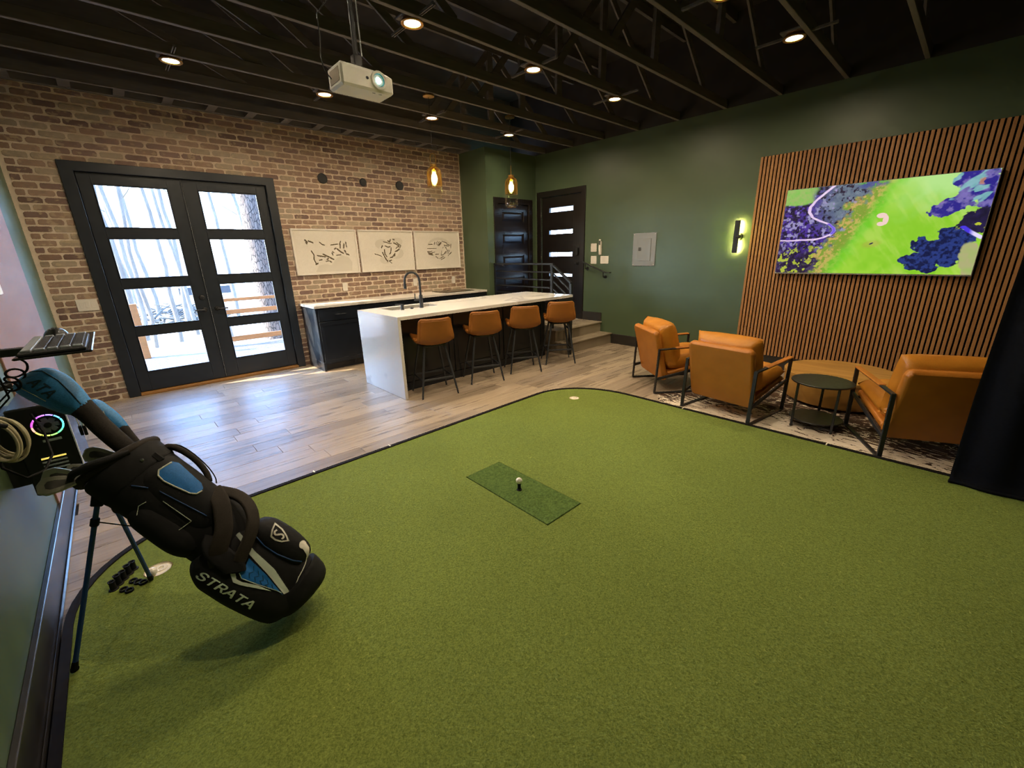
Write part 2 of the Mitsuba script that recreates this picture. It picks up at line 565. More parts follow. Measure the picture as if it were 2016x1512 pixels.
bricks.sort(key=lambda b: (hidden(b), -b[2] * b[3] * YB / (b[0] ** 2 + YB ** 2 + (b[1] - 1.54) ** 2) ** 1.5))
rest = []
for i, (x, z, w, h) in enumerate(bricks):
    k = rng.randrange(10)
    d = .004 + rng.random() * .003
    x += rng.uniform(-.003, .003)
    if i < 300:
        scene[uniq('wall_back__brick')] = {**BRP[k], 'to_world': T().translate([x, YB, z]).scale([w, d, h])}
    else:
        m = BR[k].copy()
        m.apply_transform(tr(x, YB, z) @ np.diag([w, d, h, 1]))
        rest.append(m)
part('wall_back', 'remaining_bricks', cat_(rest), 'm_brick', kind='stuff')

# ---- green walls
struct('wall_right', cat_(pb(XG, XG + .15, 5.73, YB + .2, -.02, ZC), pb(XG, XG + .15, YS, 4.805, -.02, ZC), pb(XG, XG + .15, 4.805, 5.73, 2.49, ZC), pb(XG, XG + .15, 4.805, 5.73, -.02, .355)), 'm_green_paint')
struct('wall_left', cat_(pb(XW - .15, XW, YS, YB, -.02, ZC)), 'm_green_paint')
struct('wall_pillar', pb(XBR, XBR + .15, YJ, YB + .1, -.02, ZC), 'm_green_paint')
struct('wall_far', cat_(pb(XBR, 5.09 + .095, YJ, YJ + .15, -.02, ZC), pb(6.04 - .095, XG, YJ, YJ + .15, -.02, ZC), pb(5.185, 5.945, YJ, YJ + .15, 2.37, ZC), pb(5.185, 5.945, YJ + .08, YJ + .15, .3, 2.37)), 'm_green_paint')
struct('wall_front', pb(XW - .15, XG + .15, YS - .15, YS, -.02, ZC), 'm_baseboard_paint')
struct('trim_3', cat_(pb(XW - .15, XW, YS, YB, ZC, 4.2), pb(XG, XG + .15, YS, YB, ZC, 4.2), pb(XW - .15, XG + .15, YB + .05, YB + .2, ZC, 4.2), pb(XW - .15, XG + .15, YS - .15, YS, ZC, 4.2)), 'm_black_ceiling')

# ---- floor: planks are pieces of their own where bare floor shows
struct('floor', cat_(pb(XW - .1, XG + .1, YS - .1, YB + .1, -.06, -.012)), 'm_subfloor')
PWD, PLN = 0.18, 1.22


def plank_mesh(x0, x1, y0, y1):
    c = .0016
    v = [(x0, y0, -.012), (x1, y0, -.012), (x1, y1, -.012), (x0, y1, -.012), (x0, y0, -c), (x1, y0, -c), (x1, y1, -c), (x0, y1, -c),
         (x0 + c, y0 + c, 0), (x1 - c, y0 + c, 0), (x1 - c, y1 - c, 0), (x0 + c, y1 - c, 0)]
    f = [(8, 9, 10), (8, 10, 11)]
    for i in range(4):
        j = (i + 1) % 4
        f += [(4 + i, 4 + j, 8 + j), (4 + i, 8 + j, 8 + i), (i, j, 4 + j), (i, 4 + j, 4 + i)]
    return trimesh.Trimesh(v, f, process=False)


def crand(x, y=0, z=0):
    """the renderer's cell_rand for whole numbers, so that boards and their grain agree"""
    m32 = 0xFFFFFFFF
    x, y, z = int(x) + 1000000, int(y) + 1000000, int(z) + 1000000
    h = (x * 374761393 + y * 668265263 + z * 2147483647) & m32
    h = ((h ^ (h >> 13)) * 1274126177) & m32
    return ((h ^ (h >> 16)) & 0xFFFFFF) / 16777215.0


for row in range(-4, 37):
    y0 = .02 + row * PWD
    y1 = min(y0 + PWD, YB - .004)
    if y1 - y0 < .02:
        continue
    sh = crand(row, 11) * PLN
    for col in range(-2, 8):
        x0, x1 = col * PLN - sh, (col + 1) * PLN - sh
        xmin = XW + .004 if y1 > 2.45 else 3.70
        if y0 > 4.05 and x1 > XBR:
            x1 = min(x1, XBR + .02)
        x0, x1 = max(x0, xmin), min(x1, XG - .002)
        if x1 - x0 < .04 or (y1 < 3.0 and x1 < 3.6 and not (y1 > 2.45 and x0 < .3)):
            continue
        part('floor', 'plank', plank_mesh(x0 + .0006, x1 - .0006, y0 + .0006, y1 - .0006), 'm_oak_plank')

# ---- ceiling: dark deck and trusses
struct('ceiling', pb(XW - .15, XG + .15, YS - .15, YB + .2, 4.2, 4.3), 'm_black_ceiling')
for i in range(14):
    y = 5.64 - .6165 * i
    if y < YS + .1:
        break
    k = uniq('ceiling__truss')
    put(k, cat_(cb(XW, XG, y - .02, y + .02, ZC, ZC + .09, .003), pb(XW, XG, y - .02, y + .02, 4.1, 4.2)), 'm_truss_black')
    for x0, z0, x1, z1 in ((0.0, 3.95, 1.5, 3.28), (1.2, 4.1, 2.42, 3.28), (3.64, 3.28, 4.35, 4.1), (5.5, 3.28, 4.45, 4.1)):
        part(k, 'web', beam((x0, y, z0), (x1, y, z1), .022, .075, (0, 0, 1), .002), 'm_truss_black')
    part(k, 'upright', pb(4.32, 4.41, y - .018, y + .018, ZC + .05, 4.1), 'm_truss_black')
struct('trim_1', cat_(pb(XW, XBR, YB - .34, YB - .30, ZC, ZC + .09), pb(XW, XG, YB - .06, YB + .05, ZC + .002, 4.2)), 'm_truss_black')
for i in range(14):
    x = -.35 + .4 * i
    if x < XBR:
        part('trim_1', 'block', pb(x, x + .09, YB - .31, YB - .04, ZC + .004, ZC + .06), 'm_truss_black')

# ---- baseboards
struct('baseboard_left', cb(XW, XW + .016, YS, 5.40, 0, .168, .004), 'm_baseboard_paint')
struct('trim_2', cat_(cb(XW, XW + .021, YS, 5.40, .168, .180, .003), cb(XW + .014, XW + .028, YS, 5.40, 0, .018, .006)), 'm_baseboard_paint')
struct('baseboard_right', cat_(cb(XG - .016, XG, YS, 4.075, 0, .167, .004)), 'm_baseboard_paint')
struct('baseboard_landing', cb(XG - .016, XG, 4.30, 4.706, .355, .355 + .15, .004), 'm_baseboard_paint')

# ---- stairs and landing
st = thing('stairs', kind='structure')
labels[st] = {'kind': 'structure'}
put(st, cat_(pb(XBR + .002, XG, 4.315, YJ, -.02, .33), pb(XBR + .002, XG, 4.09, 4.33, -.02, .155)), 'm_stair_oak')
part(st, 'tread', cb(XBR - .012, XG - .002, 4.065, 4.335, .155, .180, .006), 'm_stair_oak')
for y0, y1 in ((4.285, 4.47), (4.47, 4.65), (4.65, 4.83), (4.83, 5.01), (5.01, 5.19), (5.19, 5.37), (5.37, 5.55), (5.55, 5.73), (5.73, 5.872)):
    part(st, 'tread', cb(XBR - .012 if y0 < 4.3 else XBR, XG - .002, y0, y1 - .001, .330, .355, .006 if y0 < 4.3 else .0015), 'm_stair_oak')

# ---- double door (door_1)
d1 = thing('door_1', kind='structure')
put(d1, cat_(cb(DX0, OX0 + .004, YB - .022, YB + .10, 0, DZ, .004), cb(OX1 - .004, DX1, YB - .022, YB + .10, 0, DZ, .004), cb(DX0, DX1, YB - .0225, YB + .10, OZ - .004, DZ, .004), pb(OX0, OX0 + .03, YB + .07, YB + .10, 0, OZ), pb(OX1 - .03, OX1, YB + .07, YB + .10, 0, OZ), pb(OX0, OX1, YB + .07, YB + .0998, OZ - .03, OZ), pb(OX0, OX1, YB + .07, YB + .0998, 0, .06)), 'm_door_black')
part(d1, 'threshold', cb(OX0, OX1, YB - .035, YB + .12, 0.0, .032, .006), 'm_threshold_wood')
YD = 6.5965
PZ = [(1.9052, 2.3467), (1.3575, 1.7981), (.8122, 1.2551), (.2681, .7082)]
for lx0, lx1, px0, px1 in ((OX0 + .008, .860, .0865, .7232), (.866, OX1 - .008, 1.0115, 1.6423)):
    lf = uniq(d1 + '__leaf')
    ys = [YD, YD + .045]
    bits = [cb(lx0, px0, ys[0], ys[1], .040, 2.456, .003), cb(px1, lx1, ys[0], ys[1], .040, 2.456, .003)]
    zs = [.040] + [v for a, b in PZ[::-1] for v in (a, b)] + [2.456]
    for a, b in zip(zs[0::2], zs[1::2]):
        bits.append(cb(px0 - .002, px1 + .002, ys[0] + .0004, ys[1] - .0004, a, b, .003))
    put(lf, cat_(bits), 'm_door_black')
    for a, b in PZ:
        part(lf, 'pane', pb(px0 - .004, px1 + .004, YD + .022, YD + .0225, a - .004, b + .004), 'm_pane')
        part(lf, 'bead', cat_(cb(px0, px1, YD - .006, YD + .02, a, a + .010, .003), cb(px0, px1, YD - .006, YD + .02, b - .010, b, .003), cb(px0, px0 + .010, YD - .006, YD + .02, a, b, .003), cb(px1 - .010, px1, YD - .006, YD + .02, a, b, .003)), 'm_door_black')
    xh = .800 if lx0 < .5 else .935
    s = 1 if lx0 > .5 else -1
    ros = xf(lathe([(0, 0), (.030, 0), (.030, .006), (.024, .012), (.012, .014), (.011, .045), (0, .045)], 20), frame((xh, YD, .945), (1, 0, 0), (0, 0, 1), (0, -1, 0)))
    part(lf, 'lever_handle', cat_(ros, tube([(xh, YD - .04, .945), (xh + s * .03, YD - .045, .945), (xh + s * .11, YD - .042, .945)], .008, 8)), 'm_black_metal', 30)
    if s < 0:
        part(lf, 'deadbolt', xf(lathe([(0, 0), (.03, 0), (.029, .012), (.02, .016), (0, .016)], 20), frame((xh, YD, 1.095), (1, 0, 0), (0, 0, 1), (0, -1, 0))), 'm_black_metal', 30)
part(d1 + '__leaf', 'astragal', cb(.852, .8615, YD - .010, YD, .040, 2.456, .002), 'm_door_black')
part(d1, 'weather_strip', pb(.8612, .8648, YD - .004, YD + .04, .040, 2.456), 'm_gray_steel_paint')
for zh in (.3, 1.0, 1.65, 2.25):
    part(d1, 'hinge', cat_(tube([(OX1 - .004, YB - .008, zh - .05), (OX1 - .004, YB - .008, zh + .05)], .007, 8)), 'm_black_metal', 30)

# ---- exterior door with four lites (door_2) in the right wall
d2 = thing('door_2', kind='structure')
put(d2, cat_(cb(XG - .018, XG + .10, 4.706, 4.805, .355, 2.585, .004), cb(XG - .018, XG + .10, 5.73, 5.829, .355, 2.585, .004), cb(XG - .0185, XG + .10, 4.706, 5.829, 2.49, 2.585, .004)), 'm_door_espresso')
L2 = [(2.222, 2.300), (1.846, 1.918), (1.453, 1.530), (1.096, 1.150)]
ly0, ly1 = 4.985, 5.545
bits = [cb(XG + .02, XG + .065, 4.81, ly0, .358, 2.486, .003), cb(XG + .02, XG + .065, ly1, 5.725, .358, 2.486, .003)]
zs = [.358] + [v for a, b in L2[::-1] for v in (a, b)] + [2.486]
for a, b in zip(zs[0::2], zs[1::2]):
    bits.append(pb(XG + .0204, XG + .0646, ly0 - .002, ly1 + .002, a, b))
lf = part(d2, 'leaf', cat_(bits), 'm_door_espresso')
for a, b in L2:
    part(lf, 'pane', pb(XG + .042, XG + .0425, ly0 - .003, ly1 + .003, a - .003, b + .003), 'm_pane')
    part(lf, 'bead', cat_(cb(XG + .012, XG + .03, ly0 - .012, ly1 + .012, a - .012, a, .003), cb(XG + .012, XG + .03, ly0 - .012, ly1 + .012, b, b + .012, .003), cb(XG + .012, XG + .03, ly0 - .012, ly0, a, b, .003), cb(XG + .012, XG + .03, ly1, ly1 + .012, a, b, .003)), 'm_door_espresso')
part(lf, 'deadbolt', cb(XG - .012, XG + .02, 4.852, 4.90, 1.47, 1.60, .006), 'm_black_metal')
kn = lathe([(0, 0), (.03, 0), (.03, .008), (.012, .012), (.012, .03), (.026, .04), (.028, .055), (.018, .066), (0, .068)], 20)
part(lf, 'door_knob', xf(kn, frame((XG + .02, 4.875, 1.335), (0, 1, 0), (0, 0, 1), (-1, 0, 0))), 'm_black_metal', 40)
for zh in (2.2, 1.45, .65):
    part(d2, 'hinge', tube([(XG - .002, 5.735, zh - .05), (XG - .002, 5.735, zh + .05)], .006, 8), 'm_brass', 30)

# ---- five-panel door (door_3) on the landing
d3 = thing('door_3', kind='structure')
put(d3, cat_(cb(5.0912, 5.19, YJ - .018, YJ + .06, .355, 2.46, .004), cb(5.94, 6.0387, YJ - .018, YJ + .06, .355, 2.46, .004), cb(5.0912, 6.0387, YJ - .0185, YJ + .06, 2.365, 2.46, .004)), 'm_door_espresso')
px0, px1 = 5.30, 5.83
P3 = [(2.07, 2.25), (1.69, 1.875), (1.31, 1.495), (.93, 1.115), (.52, .735)]
bits = [cb(5.194, px0, YJ + .012, YJ + .05, .358, 2.362, .003), cb(px1, 5.936, YJ + .012, YJ + .05, .358, 2.362, .003)]
zs = [.358] + [v for a, b in P3[::-1] for v in (a, b)] + [2.362]
for a, b in zip(zs[0::2], zs[1::2]):
    bits.append(pb(px0 - .002, px1 + .002, YJ + .0124, YJ + .0496, a, b))
lf = part(d3, 'leaf', cat_(bits), 'm_door_espresso')
for a, b in P3:
    part(lf, 'panel', cat_(pb(px0, px1, YJ + .034, YJ + .05, a, b), hull([(x, YJ + .0335, zz) for x in (px0 + .015, px1 - .015) for zz in (a + .015, b - .015)] + [(x, YJ + .020, zz) for x in (px0 + .05, px1 - .05) for zz in (a + .05, b - .05)])), 'm_door_espresso')
part(lf, 'door_knob', xf(kn, frame((5.245, YJ + .012, 1.32), (1, 0, 0), (0, 0, 1), (0, -1, 0))), 'm_black_metal', 40)

# ---- pinkish door in the left wall (door_4)
d4 = thing('door_4', kind='structure')
put(d4, cb(XW - .01, XW + .010, 3.45, 5.44, .0, 2.45, .003), 'm_pink_panel')
part(d4, 'notice_plate', cb(XW + .010, XW + .018, 3.85, 4.13, 1.37, 1.50, .002), 'm_white_plastic')

# ================================================================== LARGE FITTINGS
# ---- slat wall panel behind the television
XP = XG - .025
wp = thing('slat_panel', 'tall wall panel of vertical tan wood slats on dark felt behind the television', 'wall panel')
PZ0, PZ1 = .167, 2.5765
put(wp, pb(XG - .012, XG - .001, -.70, 2.052, PZ0, PZ1), 'm_slat_back')
slat = mikit.ply(cb(XP, XG - .011, -.0135, .0135, PZ0, PZ1, .0015), 'm_slat_wood')
i = 0
while 2.0385 - i * SP > -.68:
    put(uniq(wp + '__slat'), {**slat, 'to_world': T().translate([0, 2.0385 - i * SP, 0])}, None)
    i += 1

# ---- television
tvx = XG - .09
TY0, TY1, TZ0, TZ1 = .0084, 1.6905, 1.2163, 2.1633
tv = thing('television', 'large flat television on the slat panel showing an aerial view of a golf fairway', 'television')
put(tv, cat_(cb(tvx + .004, tvx + .038, TY0, TY1, TZ0, TZ1, .004), cb(tvx + .03, tvx + .062, TY0 + .25, TY1 - .25, TZ0 + .15, TZ1 - .2, .006)), 'm_pc_black')
part(tv, 'bezel', cat_(pb(tvx, tvx + .006, TY0, TY1, TZ0, TZ0 + .014), pb(tvx, tvx + .006, TY0, TY1, TZ1 - .005, TZ1), pb(tvx, tvx + .006, TY0, TY0 + .005, TZ0, TZ1), pb(tvx, tvx + .006, TY1 - .005, TY1, TZ0, TZ1)), 'm_gray_steel_paint')
part(tv, 'wall_mount', pb(tvx + .0605, XP - .0005, .55, 1.15, 1.5, 1.9), 'm_black_metal')


def seg(x, y, pts):
    d = mi.Float(9)
    for (ax, ay), (bx, by) in zip(pts[:-1], pts[1:]):
        ux, uy = bx - ax, by - ay
        t = dr.clip(((x - ax) * ux + (y - ay) * uy) / (ux * ux + uy * uy), 0, 1)
        d = dr.minimum(d, dr.sqrt(dr.square(x - ax - t * ux) + dr.square(y - ay - t * uy)))
    return d


def ell(x, y, cx, cy, rx, ry, ang):
    c, s = math.cos(ang), math.sin(ang)
    u, v = (x - cx) * c + (y - cy) * s, -(x - cx) * s + (y - cy) * c
    return dr.sqrt(dr.square(u / rx) + dr.square(v / ry))


PATH = np.array([(.27, 1.0), (.235, .945), (.20, .89), (.172, .84), (.152, .78), (.150, .72), (.175, .66), (.225, .61), (.275, .57), (.305, .53), (.312, .495), (.298, .455), (.255, .42), (.20, .398), (.10, .392), (.0, .400)])


def tv_fn(p, n, uv):
    X, y = uv.x * 1.777, uv.y
    w1, w2 = fbm(X * 9, y * 9, 1, 3) - .5, fbm(X * 9, y * 9, 5, 3) - .5
    fine = fbm(X * 40, y * 40, 2, 3)
    med = fbm(X * 20, y * 20, 7, 4)
    g = mix(C3('7cc41e'), C3('a4d640'), fbm(X * 5 + w1 * 3, y * 5, 0, 4))
    g = mix(g, C3('b9d860'), .55 * smoothstep(.45, .75, fbm(X * 14 + y * 9, y * 5 + X * 2, 3, 4)))
    g = mix(g, C3('c2eca0'), .7 * smoothstep(.55, 1.0, y + .3 * w1) * smoothstep(.5, .75, uv.x))
    lf = .52 - .27 * (1 - y) + .06 * w1
    fair = smoothstep(0, .10, uv.x - lf)
    band = 1 - smoothstep(.0, .08, dr.abs(uv.x - lf - .055 - .03 * w2))
    g = mix(g, C3('4cc81c'), .7 * band * smoothstep(.35, .6, fbm(X * 4, y * 4, 11, 2) + .2))
    rough = mix(C3('c4a95e'), C3('7f9c34'), smoothstep(.36, .60, fine + .4 * w1))
    g = mix(rough, g, fair)
    fl = .335 - .13 * dr.square(1.2 * (1 - y)) + .11 * smoothstep(.7, 1.0, y) + .16 * w2
    trees = mix(C3('170a30'), C3('4a2f96'), smoothstep(.35, .68, fine))
    trees = mix(trees, C3('a79fd0'), .8 * smoothstep(.60, .72, med))
    trees = mix(trees, mix(C3('3d4c6c'), C3('7f8f9a'), med), smoothstep(.0, .2, uv.x - .13) * smoothstep(.45, .7, y) * smoothstep(.3, .5, fine))
    trees = mix(trees, mix(C3('120a0e'), C3('2a1440'), med), .85 * (1 - smoothstep(.16, .36, y + .3 * w1)))
    trees = mix(trees, C3('b8c63c'), smoothstep(.60, .68, fbm(X * 26, y * 26, 8, 3)) * (1 - smoothstep(.2, .42, y + .2 * w2)) * .85)
    tm = 1 - smoothstep(0, .07, uv.x - fl - .16 * (med - .5))
    c = mix(g, trees, tm)
    meadow = smoothstep(.80, .83, y + .06 * w1 - .30 * dr.maximum(0, uv.x - .1)) * (1 - smoothstep(.12, .18, uv.x + .12 * w2))
    c = mix(c, mix(C3('72c24a'), C3('a5b46c'), fine), meadow)
    d = seg(uv.x + .012 * w2, y + .02 * w1, [tuple(q) for q in PATH])
    c = mix(mix(C3('f3e4f4'), C3('d9b0e8'), fine), c, smoothstep(.006, .012, d))
    d2 = seg(uv.x + .012 * w2, y + .02 * w1, [(.275, .57), (.305, .53), (.312, .495), (.300, .46)])
    c = mix(C3('4a30e0'), c, smoothstep(.004, .014, d2) * .85 + .15)
    k = .75 * w1 + .55 * (med - .5)
    blue = mix(C3('0f1744'), C3('26387c'), smoothstep(.35, .65, fine))
    e1 = dr.minimum(dr.minimum(ell(uv.x, y, .765, .13, .085, .11, .5), ell(uv.x, y, .85, .23, .10, .17, .5)), ell(uv.x, y, .90, .38, .075, .10, .6))
    c = mix(blue, c, smoothstep(.92, 1.0, e1 + k))
    pur = mix(C3('2c2488'), mix(C3('8676c4'), C3('5a568e'), fine), smoothstep(.38, .62, med))
    pur = mix(pur, C3('8fd6c8'), .6 * smoothstep(.60, .68, fbm(X * 10 - y * 8, y * 12, 12, 3)))
    pur = mix(pur, C3('c88a5a'), .7 * smoothstep(.64, .72, fbm(X * 12, y * 12, 15, 3)) * smoothstep(.7, .8, y))
    e2 = dr.minimum(dr.minimum(ell(uv.x, y, .95, .85, .11, .19, 0), ell(uv.x, y, .86, .70, .13, .075, .75)), ell(uv.x, y, .87, .93, .06, .07, 0))
    c = mix(pur, c, smoothstep(.92, 1.0, e2 + k))
    e3 = ell(uv.x, y, .955, .53, .075, .12, .1)
    c = mix(mix(C3('110f1c'), mix(C3('2a2050'), C3('c6d23a'), smoothstep(.66, .72, fbm(X * 22, y * 22, 9, 3))), med), c, smoothstep(.92, 1.0, e3 + k))
    d3 = seg(uv.x, y, [(.915, .475), (.945, .43), (1.0, .365)])
    c = mix(mix(C3('4a38e0'), C3('e6dcff'), smoothstep(.94, .97, uv.x)), c, smoothstep(.008, .016, d3))
    c = mix(mix(C3('b9a684'), C3('9cba62'), med), c, smoothstep(.9, 1.05, ell(uv.x, y, .985, .14, .055, .19, 0.1) + k * .5))
    top = smoothstep(.92, .97, y + .06 * w1) * smoothstep(.38, .42, uv.x) * (1 - smoothstep(.52, .58, uv.x + .1 * w2))
    c = mix(c, mix(C3('3a4690'), C3('58a83a'), smoothstep(.45, .55, med)), top * .8)
    b = dr.minimum(dr.minimum(ell(uv.x, y, .545, .635, .026, .028, .2), ell(uv.x, y, .566, .585, .015, .055, 0)), ell(uv.x, y, .548, .545, .02, .024, .3))
    c = mix(C3('f0cfc6'), c, smoothstep(.9, 1.1, b + .4 * w1))
    c = mix(c, C3('b0a04a'), .45 * (1 - smoothstep(.5, 1.1, ell(uv.x, y, .52, .33, .06, .045, .6))))
    c = mix(C3('332e48'), c, smoothstep(.8, 1.2, ell(uv.x, y, .52, .335, .014, .006, .9)))
    return c * TV_GAIN


scr = trimesh.Trimesh([(tvx - .0006, TY1 - .005, TZ0 + .014), (tvx - .0006, TY0 + .005, TZ0 + .014), (tvx - .0006, TY0 + .005, TZ1 - .005), (tvx - .0006, TY1 - .005, TZ1 - .005)], [(0, 1, 2), (0, 2, 3)], process=False)
scr.faces = scr.faces if np.cross(scr.vertices[1] - scr.vertices[0], scr.vertices[2] - scr.vertices[0])[0] < 0 else scr.faces[:, ::-1]
part(tv, 'screen', scr, 'm_pc_black', uv=np.array([(0, 0), (1, 0), (1, 1), (0, 1)], float), label='lit screen with a bright green golf course seen from the air',
     emitter={'type': 'area', 'radiance': mikit.proc(tv_fn)})

# ---- island with waterfall top
ix0, ix1, iy0, iy1, iz, tk = 2.1146, 5.0208, 4.0424, 5.0352, .92, .036
SX0, SX1, SY0, SY1 = 2.36, 3.02, 4.64, 4.93
top = Polygon([(ix0, iy0), (ix1, iy0), (ix1, iy1), (ix0, iy1)], [rrect(SX0, SX1, SY0, SY1, .02).exterior.coords])
isl = thing('island_worktop', 'glossy white marble island top with waterfall end towards the double door', 'countertop')
put(isl, prism(top, iz - tk, iz), 'm_quartz')
part(isl, 'waterfall_end', cb(ix0, ix0 + tk, iy0 + .0004, iy1 - .0004, .001, iz - tk, .002), 'm_quartz')
ic = thing('island_cabinet', 'black panelled island base under the marble top behind the bar stools', 'cabinet')
xa, xb, ya, yb2, zt = ix0 + tk + .002, 4.72, 4.34, iy1 - .03, iz - tk - .001
put(ic, cat_(cb(xa, xb, ya, yb2, 0, iz - .27, .003), cb(xa, xb, ya, SY0 - .02, iz - .27, zt, .003), pb(xa, SX0 - .02, SY0 - .02, yb2, iz - .27, zt), pb(SX1 + .02, xb, SY0 - .02, yb2, iz - .27, zt), pb(SX0 - .02, SX1 + .02, SY1 + .02, yb2, iz - .27, zt)), 'm_cabinet_black')
for k in range(3):
    a = ix0 + .06 + k * .845
    part(ic, 'panel', cat_(cb(a, a + .06, 4.328, 4.342, .10, .87, .002), cb(a + .765, a + .825, 4.328, 4.342, .10, .87, .002), cb(a + .06, a + .765, 4.328, 4.342, .80, .87, .002), cb(a + .06, a + .765, 4.328, 4.342, .10, .18, .002)), 'm_cabinet_black')
part(ic, 'plinth', cb(ix0 + .04, 4.72, 4.325, 4.342, 0, .095, .003), 'm_cabinet_black')
part(ic, 'support_post', cb(4.962, 5.017, 4.0435, 4.0635, 0, iz - tk - .001, .003), 'm_black_metal')
part(ic, 'support_post', cb(4.975, 5.015, iy1 - .06, iy1 - .02, .356, iz - tk - .001, .003), 'm_black_metal')
part(ic, 'brace', beam((4.735, 4.052, .84), (4.965, 4.052, .12), .016, .02), 'm_black_metal')
part(ic, 'apron_rail', cat_(cb(4.70, 5.01, 4.0435, 4.0635, iz - tk - .05, iz - tk - .001, .003), cb(4.98, 5.012, 4.10, iy1 - .06, iz - tk - .05, iz - tk - .0012, .003)), 'm_black_metal')
sk = thing('sink', 'dark undermount sink basin let into the island top beside the tap', 'sink')
put(sk, cat_(pb(SX0 - .012, SX0, SY0 - .012, SY1 + .012, iz - .24, iz - tk - .0005), pb(SX1, SX1 + .012, SY0 - .012, SY1 + .012, iz - .24, iz - tk - .0005), pb(SX0, SX1, SY0 - .012, SY0, iz - .24, iz - tk - .0006), pb(SX0, SX1, SY1, SY1 + .012, iz - .24, iz - tk - .0006), pb(SX0 - .012, SX1 + .012, SY0 - .012, SY1 + .012, iz - .25, iz - .24)), 'm_sink_black')
part(sk, 'drain', xf(lathe([(0, 0), (.045, 0), (.045, .004), (.03, .005), (0, .003)], 20), tr((SX0 + SX1) / 2, (SY0 + SY1) / 2, iz - .24)), 'm_chrome', 30)
fx, fy = 2.738, 4.575
fa = thing('faucet', 'black gooseneck tap rising from the island top beside the sink', 'faucet')
put(fa, cat_(xf(lathe([(0, 0), (.026, 0), (.026, .006), (.022, .008), (.022, .15), (.020, .155), (.013, .157), (.013, .17), (0, .17)], 24), tr(fx, fy, iz))), 'm_gun_metal', 30)
arc = [(fx, fy, iz + .15), (fx, fy, iz + .31)] + [(fx - .075 + .075 * math.cos(t), fy + .045 - .045 * math.cos(t), iz + .32 + .105 * math.sin(t)) for t in np.linspace(.15, math.pi - .02, 14)] + [(fx - .15, fy + .09, iz + .24)]
part(fa, 'spout', tube(arc, .0125, 12), 'm_gun_metal', 40)
part(fa, 'spray_head', tube([(fx - .15, fy + .09, iz + .29), (fx - .15, fy + .09, iz + .235)], .0165, 12), 'm_gun_metal', 30)
part(fa, 'lever_handle', cat_(tube([(fx - .018, fy + .004, iz + .098), (fx - .075, fy + .03, iz + .10)], .014, 10), tube([(fx - .066, fy + .026, iz + .10), (fx - .066, fy + .026, iz + .175)], .006, 8)), 'm_gun_metal', 30)
so = thing('soap_dispenser', 'small black soap pump standing in front of the sink on the island', 'soap dispenser')
put(so, xf(lathe([(0, 0), (.020, 0), (.020, .055), (.016, .058), (.016, .07), (0, .07)], 18), tr(2.475, 4.575, iz)), 'm_gun_metal', 30)
part(so, 'nozzle', tube([(2.475, 4.575, iz + .066), (2.405, 4.62, iz + .066)], .007, 8), 'm_gun_metal', 30)
bt = solid('air_switch', xf(lathe([(0, 0), (.018, 0), (.018, .012), (.014, .016), (0, .016)], 16), tr(2.60, 4.575, iz)), 'm_gun_metal', 30, 'low round black button between soap pump and tap on the island', 'switch')

# ---- back counter along the brick wall
cx0, cx1, cy0 = 1.935, XBR - .002, 5.965
solid('back_worktop', cb(1.912, XBR - .004, 5.9427, YB - .012, .882, .9158, .003), 'm_quartz', False, 'long pale stone counter running along the brick wall', 'countertop')
bc = thing('base_cabinet', 'long black base cabinet with drawers under the pale counter at the brick wall', 'cabinet')
put(bc, cat_(cb(cx0, cx1, cy0 + .02, YB - .013, .09, .881, .003), pb(cx0 + .02, cx1, cy0 + .08, YB - .02, 0, .09), cb(cx0 - .004, cx0 + .03, cy0 - .004, YB - .014, 0, .13, .004)), 'm_cabinet_black')
w = .60
for k in range(5):
    a = cx0 + .025 + k * (w + .002)
    b = min(a + w - .01, cx1)
    def shaker(z0, z1):
        return cat_(cb(a, b, cy0 + .008, cy0 + .021, z0, z1, .002), cb(a, a + .055, cy0, cy0 + .012, z0, z1, .002), cb(b - .055, b, cy0, cy0 + .012, z0, z1, .002), cb(a + .05, b - .05, cy0, cy0 + .0118, z0, z0 + .055, .002), cb(a + .05, b - .05, cy0, cy0 + .0118, z1 - .055, z1, .002))
    dk = part(bc, 'drawer', cat_(cb(a, b, cy0, cy0 + .021, .70, .865, .003)), 'm_cabinet_black')
    part(dk, 'pull', cat_(cb((a + b) / 2 - .08, (a + b) / 2 + .08, cy0 - .03, cy0 - .02, .778, .788, .003), pb((a + b) / 2 - .07, (a + b) / 2 - .06, cy0 - .021, cy0 + .001, .779, .787), pb((a + b) / 2 + .06, (a + b) / 2 + .07, cy0 - .021, cy0 + .001, .779, .787)), 'm_gun_metal')
    part(bc, 'door', shaker(.11, .692), 'm_cabinet_black')
tray = thing('cooktop', 'dark glass cooktop lying on the right end of the back counter', 'cooktop')
put(tray, cb(4.10, 4.72, 6.03, 6.46, .9159, .924, .003), 'm_smoked_tray')
for px, py in ((4.25, 6.13), (4.56, 6.13), (4.25, 6.35), (4.56, 6.35)):
    part(tray, 'burner_ring', xf(lathe([(.075, 0), (.08, 0), (.08, .0006), (.075, .0006)], 28, False), tr(px, py, .924)), 'm_pc_grey')

